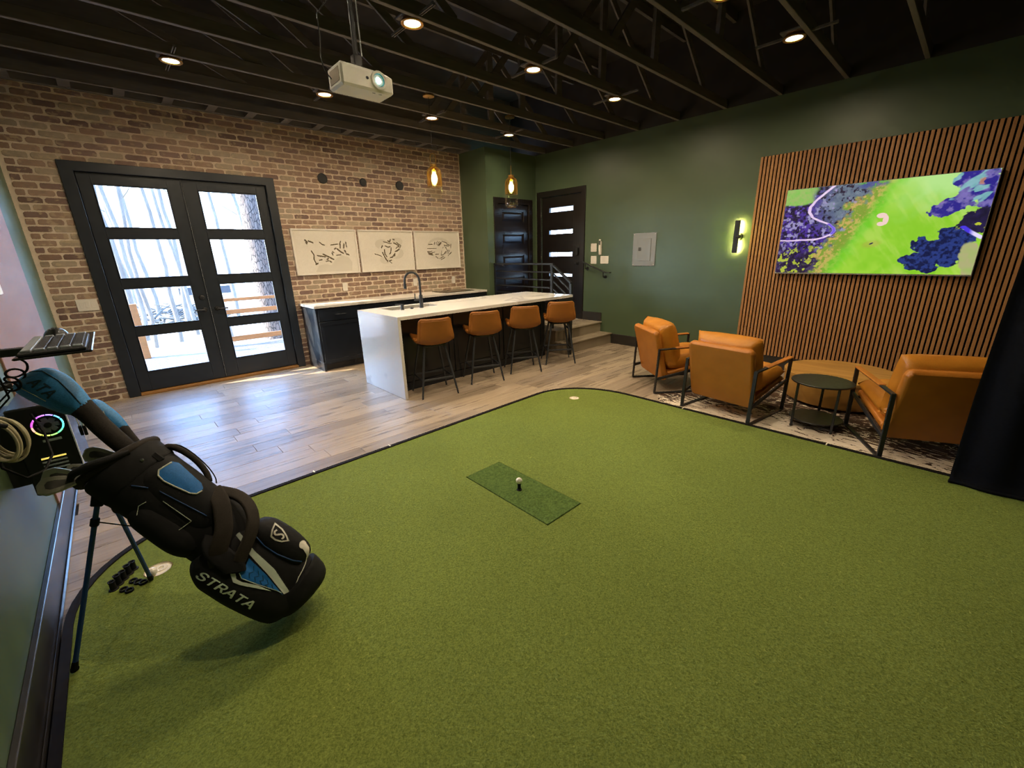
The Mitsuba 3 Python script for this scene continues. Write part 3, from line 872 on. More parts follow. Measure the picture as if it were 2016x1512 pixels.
# ---- stair rail on the landing
rl = thing('stair_railing', 'dark steel railing with five horizontal bars around the stair landing', 'railing')
rx = 5.065
put(rl, cb(rx - .022, rx + .022, 4.475, 4.52, .355, 1.352, .002), 'm_rail_steel')
part(rl, 'post', cb(rx - .02, rx + .02, 5.825, 5.865, .355, 1.345, .002), 'm_rail_steel')
part(rl, 'post', cb(rx - .02, rx + .02, 4.095, 4.14, .18, 1.075, .002), 'm_rail_steel')
part(rl, 'handrail', cb(rx - .022, rx + .022, 4.465, 5.868, 1.345, 1.372, .003), 'm_rail_steel')
part(rl, 'sloping_handrail', beam((rx, 4.50, 1.357), (rx, 4.115, 1.085), .044, .026), 'm_rail_steel')
for zz in (1.235, 1.115, .995, .875, .755, .635, .515):
    part(rl, 'bar', cb(rx - .008, rx + .008, 4.51, 5.83, zz - .011, zz + .011, .002), 'm_rail_steel')
    if zz > .6:
        part(rl, 'sloping_bar', beam((rx, 4.50, zz), (rx, 4.13, zz - .262), .016, .022), 'm_rail_steel')

# ---- wall handrail by the exterior door
hr = thing('wall_handrail', 'short black handrail sloping down the green wall beside the exterior door', 'handrail')
put(hr, cat_(beam((XG - .07, 4.70, 1.365), (XG - .07, 4.20, 1.185), .04, .014), beam((XG - .07, 4.205, 1.187), (XG - .07, 4.11, 1.187), .04, .014)), 'm_black_metal')
for y, zz in ((4.63, 1.335), (4.25, 1.20)):
    part(hr, 'bracket', cat_(xf(lathe([(0, 0), (.028, 0), (.028, .006), (0, .007)], 16), frame((XG, y, zz - .09), (0, 1, 0), (0, 0, 1), (-1, 0, 0))), tube([(XG - .004, y, zz - .09), (XG - .06, y, zz - .09), (XG - .07, y, zz - .08), (XG - .07, y, zz - .003)], .008, 8)), 'm_black_metal', 30)

# ---- wall plates
def plate(name, o, u, nrm, w, h, m, label, n=1, group=None, cat='switch'):
    k = thing(name, label, cat, group)
    M = frame(o, u, (0, 0, 1), nrm)
    if np.linalg.det(M[:3, :3]) < 0:
        M = frame(o, -np.asarray(u), (0, 0, 1), nrm)
    put(k, xf(cb(-w / 2, w / 2, -h / 2, h / 2, 0, .006, .003), M), m)
    for i in range(n):
        x = (i - (n - 1) / 2) * .046
        if cat == 'switch':
            part(k, 'rocker', xf(cb(x - .0165, x + .0165, -.033, .033, .004, .009, .002), M), m)
        else:
            for s in (-1, 1):
                part(k, 'socket', xf(cb(x - .016, x + .016, s * .02 - .013, s * .02 + .013, .004, .0085, .003), M), m)
    return k


NR, NB = (-1, 0, 0), (0, -1, 0)
plate('light_switch', (XG, 4.51, 1.59), (0, -1, 0), NR, .12, .135, 'm_white_plastic', 'upper white double switch plate on the green wall right of the exterior door', 2)
plate('light_switch', (XG, 4.505, 1.39), (0, -1, 0), NR, .12, .13, 'm_white_plastic', 'lower left white double switch plate on the green wall right of the exterior door', 2)
plate('light_switch', (XG, 4.285, 1.39), (0, -1, 0), NR, .165, .125, 'm_white_plastic', 'lower right white triple switch plate on the green wall nearest the panel box', 3)
rm = thing('remote_holder', 'narrow white remote control in its wall cradle above the switch plates', 'remote control')
put(rm, cb(XG - .02, XG, 4.345, 4.40, 1.47, 1.69, .006), 'm_white_plastic')
part(rm, 'remote', cb(XG - .034, XG - .018, 4.352, 4.393, 1.52, 1.72, .006), 'm_white_paint')
part(rm, 'display', cb(XG - .036, XG - .0335, 4.358, 4.387, 1.63, 1.70, .001), 'm_pc_grey')
plate('light_switch', (-.238, YB - .008, 1.105), (1, 0, 0), NB, .17, .125, 'm_white_plastic', 'white triple switch plate on the bricks left of the double door', 3)
for x, zz, t in ((2.62, 1.10, 'white outlet on the bricks nearest the double door, above the counter'), (3.845, 1.095, 'white outlet on the bricks behind the tap'), (4.65, 1.09, 'white outlet on the bricks nearest the green pillar')):
    plate('wall_outlet', (x, YB - .008, zz), (1, 0, 0), NB, .075, .12, 'm_white_plastic', t, 1, None, 'outlet')

# ---- electrical panel
ep = thing('breaker_panel', 'grey metal breaker panel box on the green wall left of the sconce', 'electrical panel')
put(ep, cb(XG - .012, XG, 3.3624, 3.7543, 1.2949, 1.7826, .004), 'm_gray_steel_paint')
dk = part(ep, 'door', cb(XG - .020, XG - .010, 3.44, 3.672, 1.37, 1.70, .003), 'm_gray_steel_paint')
part(dk, 'latch', cb(XG - .026, XG - .018, 3.60, 3.645, 1.52, 1.57, .003), 'm_pc_grey')
for y in (3.38, 3.735):
    for zz in (1.315, 1.762):
        part(ep, 'screw', xf(lathe([(0, 0), (.007, 0), (.006, .004), (0, .005)], 10), frame((XG - .012, y, zz), (0, 1, 0), (0, 0, 1), (-1, 0, 0))), 'm_white_plastic', 30)

# ---- round speakers on the bricks
for x, r, t in ((2.512, .068, 'round black wall grille on the bricks nearest the double door'), (3.11, .055, 'smaller middle one of three round black wall grilles on the bricks'), (3.719, .068, 'round black wall grille on the bricks nearest the amber pendants')):
    zz = 2.607
    k = thing('wall_grille', t, 'wall grille')
    M = frame((x, YB - .008, zz), (1, 0, 0), (0, 0, 1), (0, -1, 0))
    put(k, xf(lathe([(0, 0), (r, 0), (r, .008), (r - .006, .012), (r - .01, .008), (0, .007)], 28), M), 'm_speaker_black', 30)
    part(k, 'slots', cat_([xf(pb(-math.sqrt(max((r - .012) ** 2 - h * h, 0)), math.sqrt(max((r - .012) ** 2 - h * h, 0)), h - .003, h + .003, .007, .010), M) for h in np.linspace(-r * .7, r * .7, 6)]), 'm_cabinet_black')

# ---- three framed prints: cut-out course maps
AR = [(1.9569, 2.8857), (2.9145, 3.8513), (3.8817, 4.8145)]
AZ0, AZ1 = 1.3021, 1.9341
marks = [
    [((.19, .76), (.22, .71)), ((.24, .74), (.30, .70)), ((.40, .71), (.44, .66), (.47, .65)), ((.57, .65), (.68, .67)), ((.72, .66), (.71, .58)), ((.73, .73), (.71, .66)), ((.78, .67), (.77, .58)), ((.81, .72), (.82, .60)),
     ((.26, .52), (.29, .44), (.28, .34), (.30, .26)), ((.34, .42), (.46, .39)), ((.43, .45), (.52, .38), (.58, .33)), ((.36, .32), (.40, .33)), ((.46, .29), (.50, .30)), ((.52, .29), (.54, .27)), ((.57, .47), (.58, .43)), ((.64, .42), (.71, .43)),
     ((.66, .56), (.71, .50), (.75, .46)), ((.78, .52), (.79, .49)), ((.80, .45), (.81, .43)), ((.30, .23), (.33, .25)), ((.58, .50), (.60, .48)), ((.20, .70), (.21, .68)), ((.62, .56), (.64, .58)), ((.48, .33), (.50, .35)), ((.82, .44), (.84, .42))],
    [((.44, .72), (.55, .68), (.58, .68)), ((.52, .74), (.55, .72), (.57, .77)), ((.63, .69), (.72, .62)), ((.68, .70), (.76, .62)), ((.46, .62), (.51, .59), (.55, .60)), ((.57, .57), (.55, .45), (.53, .42)), ((.44, .53), (.44, .43), (.47, .36)),
     ((.40, .46), (.43, .36), (.45, .30)), ((.26, .43), (.33, .40), (.37, .37)), ((.66, .55), (.68, .59), (.72, .60)), ((.64, .48), (.68, .50), (.72, .54)), ((.62, .42), (.58, .35), (.53, .33)), ((.63, .43), (.62, .37)), ((.60, .37), (.57, .33)), ((.45, .29), (.48, .25)), ((.51, .25), (.55, .27)),
     ((.53, .22), (.55, .20)), ((.39, .58), (.41, .62)), ((.62, .78), (.64, .77)), ((.73, .57), (.75, .60)), ((.48, .27), (.47, .23))],
    [((.30, .65), (.38, .65)), ((.42, .65), (.44, .71)), ((.46, .66), (.50, .73)), ((.48, .64), (.54, .72)), ((.50, .62), (.57, .70)), ((.52, .61), (.58, .69)), ((.60, .73), (.70, .69)), ((.64, .64), (.67, .55)), ((.66, .62), (.74, .60)), ((.80, .65), (.79, .55)), ((.70, .66), (.77, .62)),
     ((.27, .54), (.36, .54), (.46, .54)), ((.26, .46), (.32, .46), (.36, .47)), ((.27, .44), (.34, .42), (.42, .45)), ((.29, .39), (.38, .37)), ((.28, .41), (.36, .40)), ((.44, .39), (.50, .39)), ((.44, .33), (.48, .28)), ((.52, .27), (.62, .33)), ((.55, .24), (.64, .29)), ((.56, .36), (.58, .48)),
     ((.60, .36), (.66, .45)), ((.64, .39), (.68, .46)), ((.69, .41), (.73, .50)), ((.72, .40), (.76, .49)), ((.75, .38), (.80, .43)), ((.70, .50), (.68, .56)), ((.56, .36), (.60, .37)), ((.72, .34), (.73, .36)), ((.62, .57), (.60, .55))]]
names = ['leftmost framed course map print on the bricks, nearest the double door', 'middle framed course map print on the bricks behind the tap', 'rightmost framed course map print on the bricks, nearest the green pillar']
for k in range(3):
    a, b = AR[k]
    w, h = b - a, AZ1 - AZ0
    yb = YB - .012
    art = thing('framed_print', names[k], 'picture')
    F = .022
    put(art, cat_(cb(a, b, yb - .034, yb, AZ0, AZ0 + F, .003), cb(a, b, yb - .034, yb, AZ1 - F, AZ1, .003), cb(a, a + F, yb - .0338, yb, AZ0, AZ1, .003), cb(b - F, b, yb - .0338, yb, AZ0, AZ1, .003)), 'm_white_paint')
    part(art, 'paper', pb(a + .01, b - .01, yb - .020, yb - .002, AZ0 + .01, AZ1 - .01), 'm_paper')
    wash = {0: Polygon([(.28, .06), (.34, .20), (.44, .23), (.54, .20), (.62, .34), (.72, .42), (.82, .38), (.88, .26), (.86, .06)]),
            1: unary_union([Point(.66, .44).buffer(.14), Point(.44, .28).buffer(.10), Point(.40, .66).buffer(.12), Point(.70, .72).buffer(.10)]).difference(Point(.53, .5).buffer(.19)),
            2: Point(.53, .56).buffer(.27).difference(Point(.53, .50).buffer(.26)).intersection(sbox(0, .62, 1, 1))}[k]
    wash = affinity.affine_transform(wash, [w, 0, 0, h, a, AZ0])
    def up(poly, y0, d):
        m = prism(poly, 0, d)
        return xf(m, frame((0, y0, 0), (1, 0, 0), (0, 0, 1), (0, -1, 0)))
    part(art, 'wash', up(wash, yb - .020, .0006), 'm_art_wash')
    strokes = []
    r2 = random.Random(k)
    for s in marks[k]:
        pts = [(a + u * w, AZ0 + v * h) for u, v in s]
        strokes.append(LineString(pts).buffer((.0078 if k < 2 else .0056) * r2.uniform(.7, 1.35), quad_segs=3))
    part(art, 'ink_marks', up(unary_union(strokes), yb - .0204, .0012), 'm_art_ink', kind='stuff')
    part(art, 'caption_line', up(sbox(a + .42 * w, AZ0 + .105 * h, a + .62 * w, AZ0 + .113 * h), yb - .0204, .0008), 'm_art_wash')

# ---- wall sconce
sc = thing('wall_sconce', 'black vertical bar sconce glowing against the green wall beside the slat panel', 'wall lamp')
sy, szz = 2.205, 1.668
put(sc, cb(XG - .088, XG - .062, sy - .03, sy + .03, szz - .20, szz + .20, .004), 'm_black_metal')
part(sc, 'wall_plate', xf(lathe([(0, 0), (.055, 0), (.055, .02), (.03, .03), (.02, .062), (0, .062)], 24), frame((XG, sy, szz), (0, 1, 0), (0, 0, 1), (-1, 0, 0))), 'm_black_metal', 30)
part(sc, 'knob', xf(lathe([(0, -.03), (.02, -.03), (.02, .03), (0, .03)], 16), frame((XG - .075, sy - .03, szz), (1, 0, 0), (0, 0, 1), (0, -1, 0))), 'm_black_metal', 30)
for s in (-1, 1):
    q = pb(XG - .0618, XG - .0600, sy - .02, sy + .02, szz + s * .115 - .075, szz + s * .115 + .075)
    part(sc, 'light_strip', q, 'm_white_plastic', label='glowing yellow light strip', emitter=glow((.86, .92, .16), SCONCE))
# ================================================================== FURNITURE
def soft(w, d, h, r):
    """box with round edges, centred"""
    s = trimesh.creation.icosphere(2, r).vertices
    p = [s + np.array((i * (w / 2 - r), j * (d / 2 - r), k * (h / 2 - r))) for i in (-1, 1) for j in (-1, 1) for k in (-1, 1)]
    return hull(np.concatenate(p))


# ---- bar stools
def stool_shell(th, inset=0.0):
    prof = np.array([(.215, .655), (.19, .668), (.10, .652), (.0, .640), (-.09, .632), (-.155, .640), (-.197, .668), (-.218, .715), (-.230, .78), (-.240, .85), (-.248, .905), (-.250, .918)])
    wid = np.array([.155, .172, .184, .192, .196, .198, .197, .193, .186, .177, .168, .155])
    nu = 15
    U = np.linspace(-1, 1, nu)
    tan = np.gradient(prof, axis=0)
    tan /= np.linalg.norm(tan, axis=1, keepdims=True)
    prof[:, 1] -= .048
    nrm = np.c_[-tan[:, 1], tan[:, 0]]
    nrm *= np.sign(nrm[2, 1])
    bk = np.clip((prof[:, 1] - .592) / .2, 0, 1) * (np.arange(12) > 4)
    g = []
    for (y, z), w, b, n in zip(prof, wid, bk, nrm):
        x = U * w
        lift = np.abs(U) ** 2.5 * .035
        g.append((np.c_[x, y + lift * b * 1.5, z + lift * (1 - b)], n))
    outer = np.array([a for a, n in g])
    inner = np.array([a + np.c_[np.zeros(nu), np.full(nu, n[0] * th), np.full(nu, n[1] * th)] for a, n in g])
    inner[..., 0] *= .985
    m, n = outer.shape[:2]
    v = np.vstack([outer.reshape(-1, 3), inner.reshape(-1, 3)])
    o = m * n
    f = []
    for i in range(m - 1):
        for j in range(n - 1):
            a, b, c, d = i * n + j, i * n + j + 1, (i + 1) * n + j + 1, (i + 1) * n + j
            f += [(a, b, c), (a, c, d), (o + a, o + c, o + b), (o + a, o + d, o + c)]
    rim = [(0, j) for j in range(n)] + [(i, n - 1) for i in range(1, m)] + [(m - 1, j) for j in range(n - 2, -1, -1)] + [(i, 0) for i in range(m - 2, 0, -1)]
    ids = [i * n + j for i, j in rim]
    for a, b in zip(ids, ids[1:] + ids[:1]):
        f += [(a, o + a, o + b), (a, o + b, b)]
    t = trimesh.Trimesh(v, f, process=False)
    t.fix_normals()
    edge = (outer[[i for i, j in rim], [j for i, j in rim]] + inner[[i for i, j in rim], [j for i, j in rim]]) / 2
    return t, edge


sh, edge = stool_shell(.034)
s1 = thing('bar_stool', 'tan leather bar stool nearest the white waterfall end of the island', 'bar stool', 'tan bar stools along the island')
put(s1, sh, 'm_stool_leather', 50)
part(s1, 'piping', tube(edge, .018, 8, True), 'm_stool_leather', True)
part(s1, 'seat_frame', cat_(cb(-.13, .13, -.12, .12, .566, .588, .004)), 'm_black_metal')
for x, y in ((-1, -1), (1, -1), (-1, 1), (1, 1)):
    part(s1, 'leg', tube([(x * .115, y * .10, .575), (x * .165, y * .148, .30), (x * .212, y * .195, 0)], [.014, .013, .009], 10), 'm_gun_metal', 40)
zf = .205
qx, qy = .182, .165
for a, b in (((-qx, -qy), (qx, -qy)), ((-qx, qy), (qx, qy)), ((-qx, -qy), (-qx, qy)), ((qx, -qy), (qx, qy))):
    part(s1, 'footrest', beam((*a, zf), (*b, zf), .008, .022), 'm_gun_metal')
for lab, x, y, r in (('second tan bar stool from the white waterfall end', 3.235, 4.045, -22), ('third tan bar stool from the white waterfall end', 3.89, 3.99, -30), ('tan bar stool at the far end of the island nearest the stairs', 4.565, 3.935, -37)):
    copy_of(s1, TW(x, y, 0, r), lab)
move(s1, TW(2.505, 4.045, 0, -14))

# ---- armchairs
a1 = thing('armchair', 'tan leather armchair with black frame, middle of the three, left of the side table', 'armchair', 'tan leather armchairs round the coffee table')
tl = math.radians(14)
ux = np.array([math.cos(tl), 0, math.sin(tl)])          # shell normal (forward)
uz = np.array([-math.sin(tl), 0, math.cos(tl)])
pl = np.array(rrect(-.305, .305, 0, .572, .045, 5).exterior.coords)[:-1]
pin = np.array(rrect(-.288, .288, .017, .555, .032, 5).exterior.coords)[:-1]
sl = hull(np.vstack([np.c_[np.full(len(pin), -.036), pin], np.c_[np.full(len(pl), -.018), pl], np.c_[np.full(len(pl), .018), pl], np.c_[np.full(len(pin), .036), pin]]))
put(a1, xf(sl, frame((.125, 0, .135), ux, (0, 1, 0), uz)), 'm_tan_leather', 45)
part(a1, 'back_cushion', xf(pillow(.60, .50, .25, 18, 18, .36), frame((.178, 0, .528), (0, 1, 0), uz, ux)), 'm_tan_cushion', True)
tf = math.radians(7)
part(a1, 'seat_base', xf(soft(.52, .60, .05, .02), frame((.40, 0, .262), (math.cos(tf + .1), 0, math.sin(tf + .1)), (0, 1, 0), (-math.sin(tf + .1), 0, math.cos(tf + .1)))), 'm_tan_leather', 40)
part(a1, 'seat_cushion', xf(pillow(.56, .59, .20, 18, 18, .36), frame((.42, 0, .345), (math.cos(tf), 0, math.sin(tf)), (0, 1, 0), (-math.sin(tf), 0, math.cos(tf)))), 'm_tan_cushion', True)
for s in (1, -1):
    y = s * .327
    A, B, Cc, D = (0, y, .008), (.02, y, .495), (.68, y, .525), (.66, y, .008)
    part(a1, 'leg', beam(A, B, .030, .016, (1, 0, 0)), 'm_black_metal')
    part(a1, 'leg', beam(D, Cc, .030, .016, (1, 0, 0)), 'm_black_metal')
    ar = part(a1, 'armrest', beam((.013, y, .495), (.687, y, .525), .030, .016), 'm_black_metal')
    part(ar, 'pad', beam((.20, y, .511), (.675, y, .532), .050, .014, b=.005), 'm_tan_leather', label='tan leather pad')
    part(a1, 'floor_runner', beam((-.006, y, .007), (.667, y, .007), .030, .014), 'm_black_metal')
    part(a1, 'seat_rail', beam((.008, y, .165), (.665, y, .305), .016, .030), 'm_black_metal')
part(a1, 'cross_bar', cat_(beam((.10, -.327, .18), (.10, .327, .18), .03, .016), beam((.60, -.327, .285), (.60, .327, .285), .03, .016)), 'm_black_metal')
ZR = .005
copy_of(a1, TW(4.352, 2.42, ZR, -38), 'tan leather armchair with black frame standing nearest the green wall and baseboard')
copy_of(a1, TW(4.062, -.085, ZR, 27), 'tan leather armchair with black frame, partly behind the black curtain')
move(a1, TW(3.925, 1.435, ZR, -8))

# ---- round side table
stb = thing('side_table', 'small round black metal side table with two tiers between the armchairs', 'side table')
disc = lambda r, z0, z1: lathe([(0, z0), (r - .004, z0), (r, z0 + .004), (r, z1 - .004), (r - .004, z1), (0, z1)], 40)
put(stb, disc(.228, .395, .41), 'm_table_black', 30)
part(stb, 'lower_shelf', disc(.20, .062, .074), 'm_table_black', 30)
for d in (140, 225, 5):
    x, y = (.214) * math.cos(math.radians(d)), (.214) * math.sin(math.radians(d))
    part(stb, 'leg', cb(x - .009, x + .009, y - .009, y + .009, 0, .396, .002), 'm_black_metal')
move(stb, TW(4.325, .705, ZR))

# ---- drum coffee table
ct = thing('coffee_table', 'large round light oak drum coffee table on the cowhide rug between the armchairs', 'coffee table')
put(ct, lathe([(0, .0), (.40, .0), (.455, .03), (.475, .12), (.478, .26), (.476, .262)], 64), 'm_drum_wood', 30)
part(ct, 'table_top', lathe([(0, .262), (.484, .262), (.488, .268), (.488, .294), (.482, .30), (0, .30)], 64), 'm_drum_wood', 30)
move(ct, TW(5.24, .72, ZR))

# ---- cowhide rug
hide = [(3.93, 1.98), (4.15, 2.13), (4.42, 2.02), (4.72, 1.75), (5.15, 1.72), (5.62, 1.86), (5.84, 1.62), (5.68, 1.15), (5.78, .45), (5.62, -.15), (5.86, -.55), (5.6, -.78), (5.0, -.52), (4.4, -.58), (3.95, -.7), (3.93, .2), (3.935, 1.2)]
hp = Polygon(hide).buffer(-.08).buffer(.16, quad_segs=4).buffer(-.08).intersection(sbox(3.915, -1, 6.1, 3))
rug = solid('cowhide_rug', prism(hp, .0005, .0045), 'm_cowhide', False, 'brown and white speckled cowhide rug under the armchairs beside the turf', 'rug')

# ================================================================== TURF AREA
TX0, TX1, TYT = -.452, 3.856, 3.03
def fillet(cx, cy, rx, ry, a0, a1, n=12):
    return [(cx + rx * math.cos(t), cy + ry * math.sin(t)) for t in np.radians(np.linspace(a0, a1, n))]
outline = fillet(TX1 - .62, TYT - .72 + .02, .62, .72, 0, 90) + fillet(TX0 + .50, TYT - .60 - .04, .50, .60, 92, 180)
outline = [(TX1, YS + .05)] + outline + [(TX0, YS + .05)]
tp = Polygon(outline)
MX0, MX1, MY0, MY1 = 1.5407, 1.8584, 1.3942, 2.1801
CUP = [(-.148, 2.572), (3.392, 2.686)]
hole = tp.difference(sbox(MX0, MY0, MX1, MY1)).difference(Point(*CUP[0]).buffer(.060, quad_segs=10)).difference(Point(*CUP[1]).buffer(.054, quad_segs=10))
TZ = .022
solid('putting_turf', prism(hole, .0, TZ), 'm_turf', False, 'large area of olive green artificial putting turf in the foreground', 'artificial turf')
solid('hitting_mat', cb(MX0 + .004, MX1 - .004, MY0 + .004, MY1 - .004, .0, TZ + .004, .003), 'm_mat_turf', False, 'darker green rectangular hitting mat let into the turf under the ball', 'golf mat')
ring = LineString(outline).buffer(.016, cap_style=2, quad_segs=4)
eg = thing('turf_edging', 'black rubber edging strip running round the turf', 'edging')
ec = LineString(outline)
put(eg, prism(LineString(outline).offset_curve(-.0165 if Polygon(outline).exterior.is_ccw else .0165).buffer(.016, cap_style=2, quad_segs=4), 0, .029), 'm_edging_black')
for x, y, ax in ((.79, TYT + .013, 0), (1.40, TYT + .013, 0), (TX1 + .0165, .523, 1), (TX1 + .0165, 1.70, 1)):
    part(eg, 'joint', pb(x - .0045 if ax == 0 else x - .017, x + .0045 if ax == 0 else x + .017, y - .017 if ax == 0 else y - .0045, y + .017 if ax == 0 else y + .0045, .0, .0296), 'm_edging_joint')
for (x, y), t, r in ((CUP[0], 'white putting cup in the turf behind the golf bag stand', .0598), (CUP[1], 'white putting cup in the far rounded corner of the turf', .0535)):
    k = thing('putting_cup', t, 'golf cup')
    put(k, xf(lathe([(r, .0215), (r, .004), (0, .004), (0, .0165), (r - .006, .0165), (r - .0045, .0215)], 32, False), tr(x, y, 0)), 'm_cup_white', 30)
    part(k, 'flag_hole', xf(lathe([(.028, .0166), (.026, .0205), (.012, .0205), (.011, .0166)], 24, False), tr(x + .012, y + .008, 0)), 'm_cup_white', 30)
bl = trimesh.creation.icosphere(3, .02135)
solid('golf_ball', xf(bl, tr(CUP[0][0] - .022, CUP[0][1] - .028, .0165 + .0214)), 'm_ball_white', True, 'white golf ball lying in the near putting cup', 'golf ball')
tee = thing('rubber_tee', 'black rubber tee standing on the hitting mat under the golf ball', 'golf tee')
bx, by = 1.688, 1.783
put(tee, xf(lathe([(0, 0), (.018, 0), (.018, .003), (.0115, .006), (.0105, .040), (.0125, .052), (.0085, .052), (.007, .045), (0, .044)], 24), tr(bx, by, TZ + .004)), 'm_rubber_black', 30)
solid('golf_ball', xf(bl, tr(bx, by, TZ + .004 + .052 + .0165)), 'm_ball_white', True, 'white golf ball balanced on the black tee', 'golf ball')

# ---- spare rubber tees lying on the turf
tt = lathe([(0, 0), (.017, 0), (.017, .004), (.0115, .007), (.0105, .045), (.013, .058), (.0085, .058), (.007, .05), (0, .048)], 16)
ttp = mikit.ply(tt, 'm_rubber_black', 35)
for i, t in enumerate(np.linspace(0, 1, 5)):
    x, y = -.318 + .078 * t, 2.548 + .115 * t
    k = thing('rubber_tee', ('upright black rubber tee at the left end of the row on the turf', 'second upright black rubber tee from the left end of the row on the turf', 'middle upright black rubber tee of the row on the turf', 'fourth upright black rubber tee from the left end of the row', 'upright black rubber tee nearest the putting cup, right end of the row')[i], 'golf tee', 'row of upright black rubber tees')
    put(k, {**ttp, 'to_world': T().translate([x, y, TZ]).scale([1.15, 1.15, .92 if i % 2 else .82])}, None)
rg = lathe([(.012, 0), (.017, .0), (.017, .010), (.012, .010), (.012, 0)], 16, False)
rgp = mikit.ply(rg, 'm_rubber_black', 35)
for i, (x, y) in enumerate(((-.282, 2.505), (-.262, 2.478), (-.228, 2.52), (-.245, 2.548), (-.210, 2.500))):
    k = thing('tee_ring', ('first small black ring from the left on the turf before the tees', 'second small black ring from the left on the turf before the tees', 'fourth small black ring from the left on the turf before the tees', 'third small black ring from the left, touching the tee row', 'small black ring farthest right on the turf before the tees')[i], 'tee ring', 'loose black tee rings on the turf')
    put(k, {**rgp, 'to_world': T().translate([x, y, TZ + .0005])}, None)

# ---- black curtain of the golf enclosure
cu = thing('curtain', 'heavy black cloth curtain hanging to the turf at the right', 'curtain')
yy = np.linspace(0, 1, 90)
rows = []
for zz, lean in ((TZ + .004, .0), (TZ + .03, 0), (.10, .0), (.6, -.003), (1.2, .004), (2.0, .02), (3.0, .04), (3.19, .05)):
    y = -.166 - lean - yy * 2.0
    x = 3.775 + .035 * np.sin(yy * 46 + .6) * (.35 + .65 * min(1, zz)) + .012 * np.sin(yy * 17 + zz * 2) - (.035 if zz < .06 else 0)
    rows.append((x, y, zz))
fr = [np.c_[x, y, np.full(90, z)] for x, y, z in rows]
v = np.vstack(fr + [f + np.array((.016, 0.0, 0)) for f in fr])
f, R, N = [], len(fr), 90
for i in range(R - 1):
    for j in range(N - 1):
        a, b, c, d = i * N + j, i * N + j + 1, (i + 1) * N + j + 1, (i + 1) * N + j
        o = R * N
        f += [(a, c, b), (a, d, c), (o + a, o + b, o + c), (o + a, o + c, o + d)]
for i in range(R - 1):
    for j in (0, N - 1):
        a, b = i * N + j, (i + 1) * N + j
        f += [(a, a + R * N, b + R * N), (a, b + R * N, b)]
put(cu, trimesh.Trimesh(v, f, process=False), 'm_black_cloth', True)
part(cu, 'hem', tube([(fr[0][j][0], fr[0][j][1], TZ + .012) for j in range(0, 90, 1)], .012, 8), 'm_black_cloth', True)
crod = solid('curtain_pipe', tube([(3.80, -.4, 3.21), (3.80, -2.38, 3.21)], .02, 10), 'm_black_metal', 30, 'black pipe along the ceiling carrying the curtain', 'pipe')

# ================================================================== CEILING LAMPS
dl = None
trim = lathe([(.062, .0), (.070, -.004), (.082, -.004), (.086, .0), (.086, .004), (.066, .030), (.062, .030)], 32, False)
ln = np.arange(32) * 2 * np.pi / 32
lens = trimesh.Trimesh(np.vstack([np.c_[.066 * np.cos(ln), .066 * np.sin(ln), np.full(32, .006)], [(0, 0, .006)]]), [(32, (j + 1) % 32, j) for j in range(32)], process=False)
spots = [(.81, 5.15, 'round recessed downlight above the left leaf of the double door'), (2.12, 5.14, 'round recessed downlight just below the projector, by its left end'), (3.46, 5.13, 'round recessed downlight directly above the left amber pendant'), (4.79, 5.12, 'round recessed downlight directly above the right amber pendant'),
         (2.09, 3.27, 'round recessed downlight to the right of the projector pole, largest in view'), (3.40, 3.27, 'round recessed downlight midway between projector and green wall'), (4.72, 3.24, 'round recessed downlight nearest the top of the green wall'),
         (4.65, 1.43, 'round recessed downlight in front of the slat panel wall'), (3.53, 1.57, 'round recessed downlight cut off by the top edge of the photo'), (.80, 3.27, 'round recessed downlight above the golf bag'), (2.1, 1.45, 'round recessed downlight above the hitting mat'), (.80, 1.45, 'round recessed downlight above the near turf')]
P1 = mikit.ply(trim, 'm_brass_trim', 30)
P2 = mikit.ply(lens, 'm_white_plastic')
P3_ = mikit.ply(cat_(pb(-.30, .30, -.012, -.006, .012, .030), pb(-.30, .30, .006, .012, .012, .030), cb(-.09, .09, -.09, .09, .032, .05, .004)), 'm_truss_black')
for x, y, t in spots:
    k = thing('downlight', t, 'ceiling light')
    M = T().translate([x, y, ZC - .004])
    put(k, {**P1, 'to_world': M}, None)
    put(uniq(k + '__lens'), {**P2, 'to_world': M, 'emitter': glow(LAMP_C, LAMP_L)}, None)
    put(uniq(k + '__hanger_bar'), {**P3_, 'to_world': T().translate([x, y, ZC - .004]).rotate([0, 0, 1], 90)}, None)

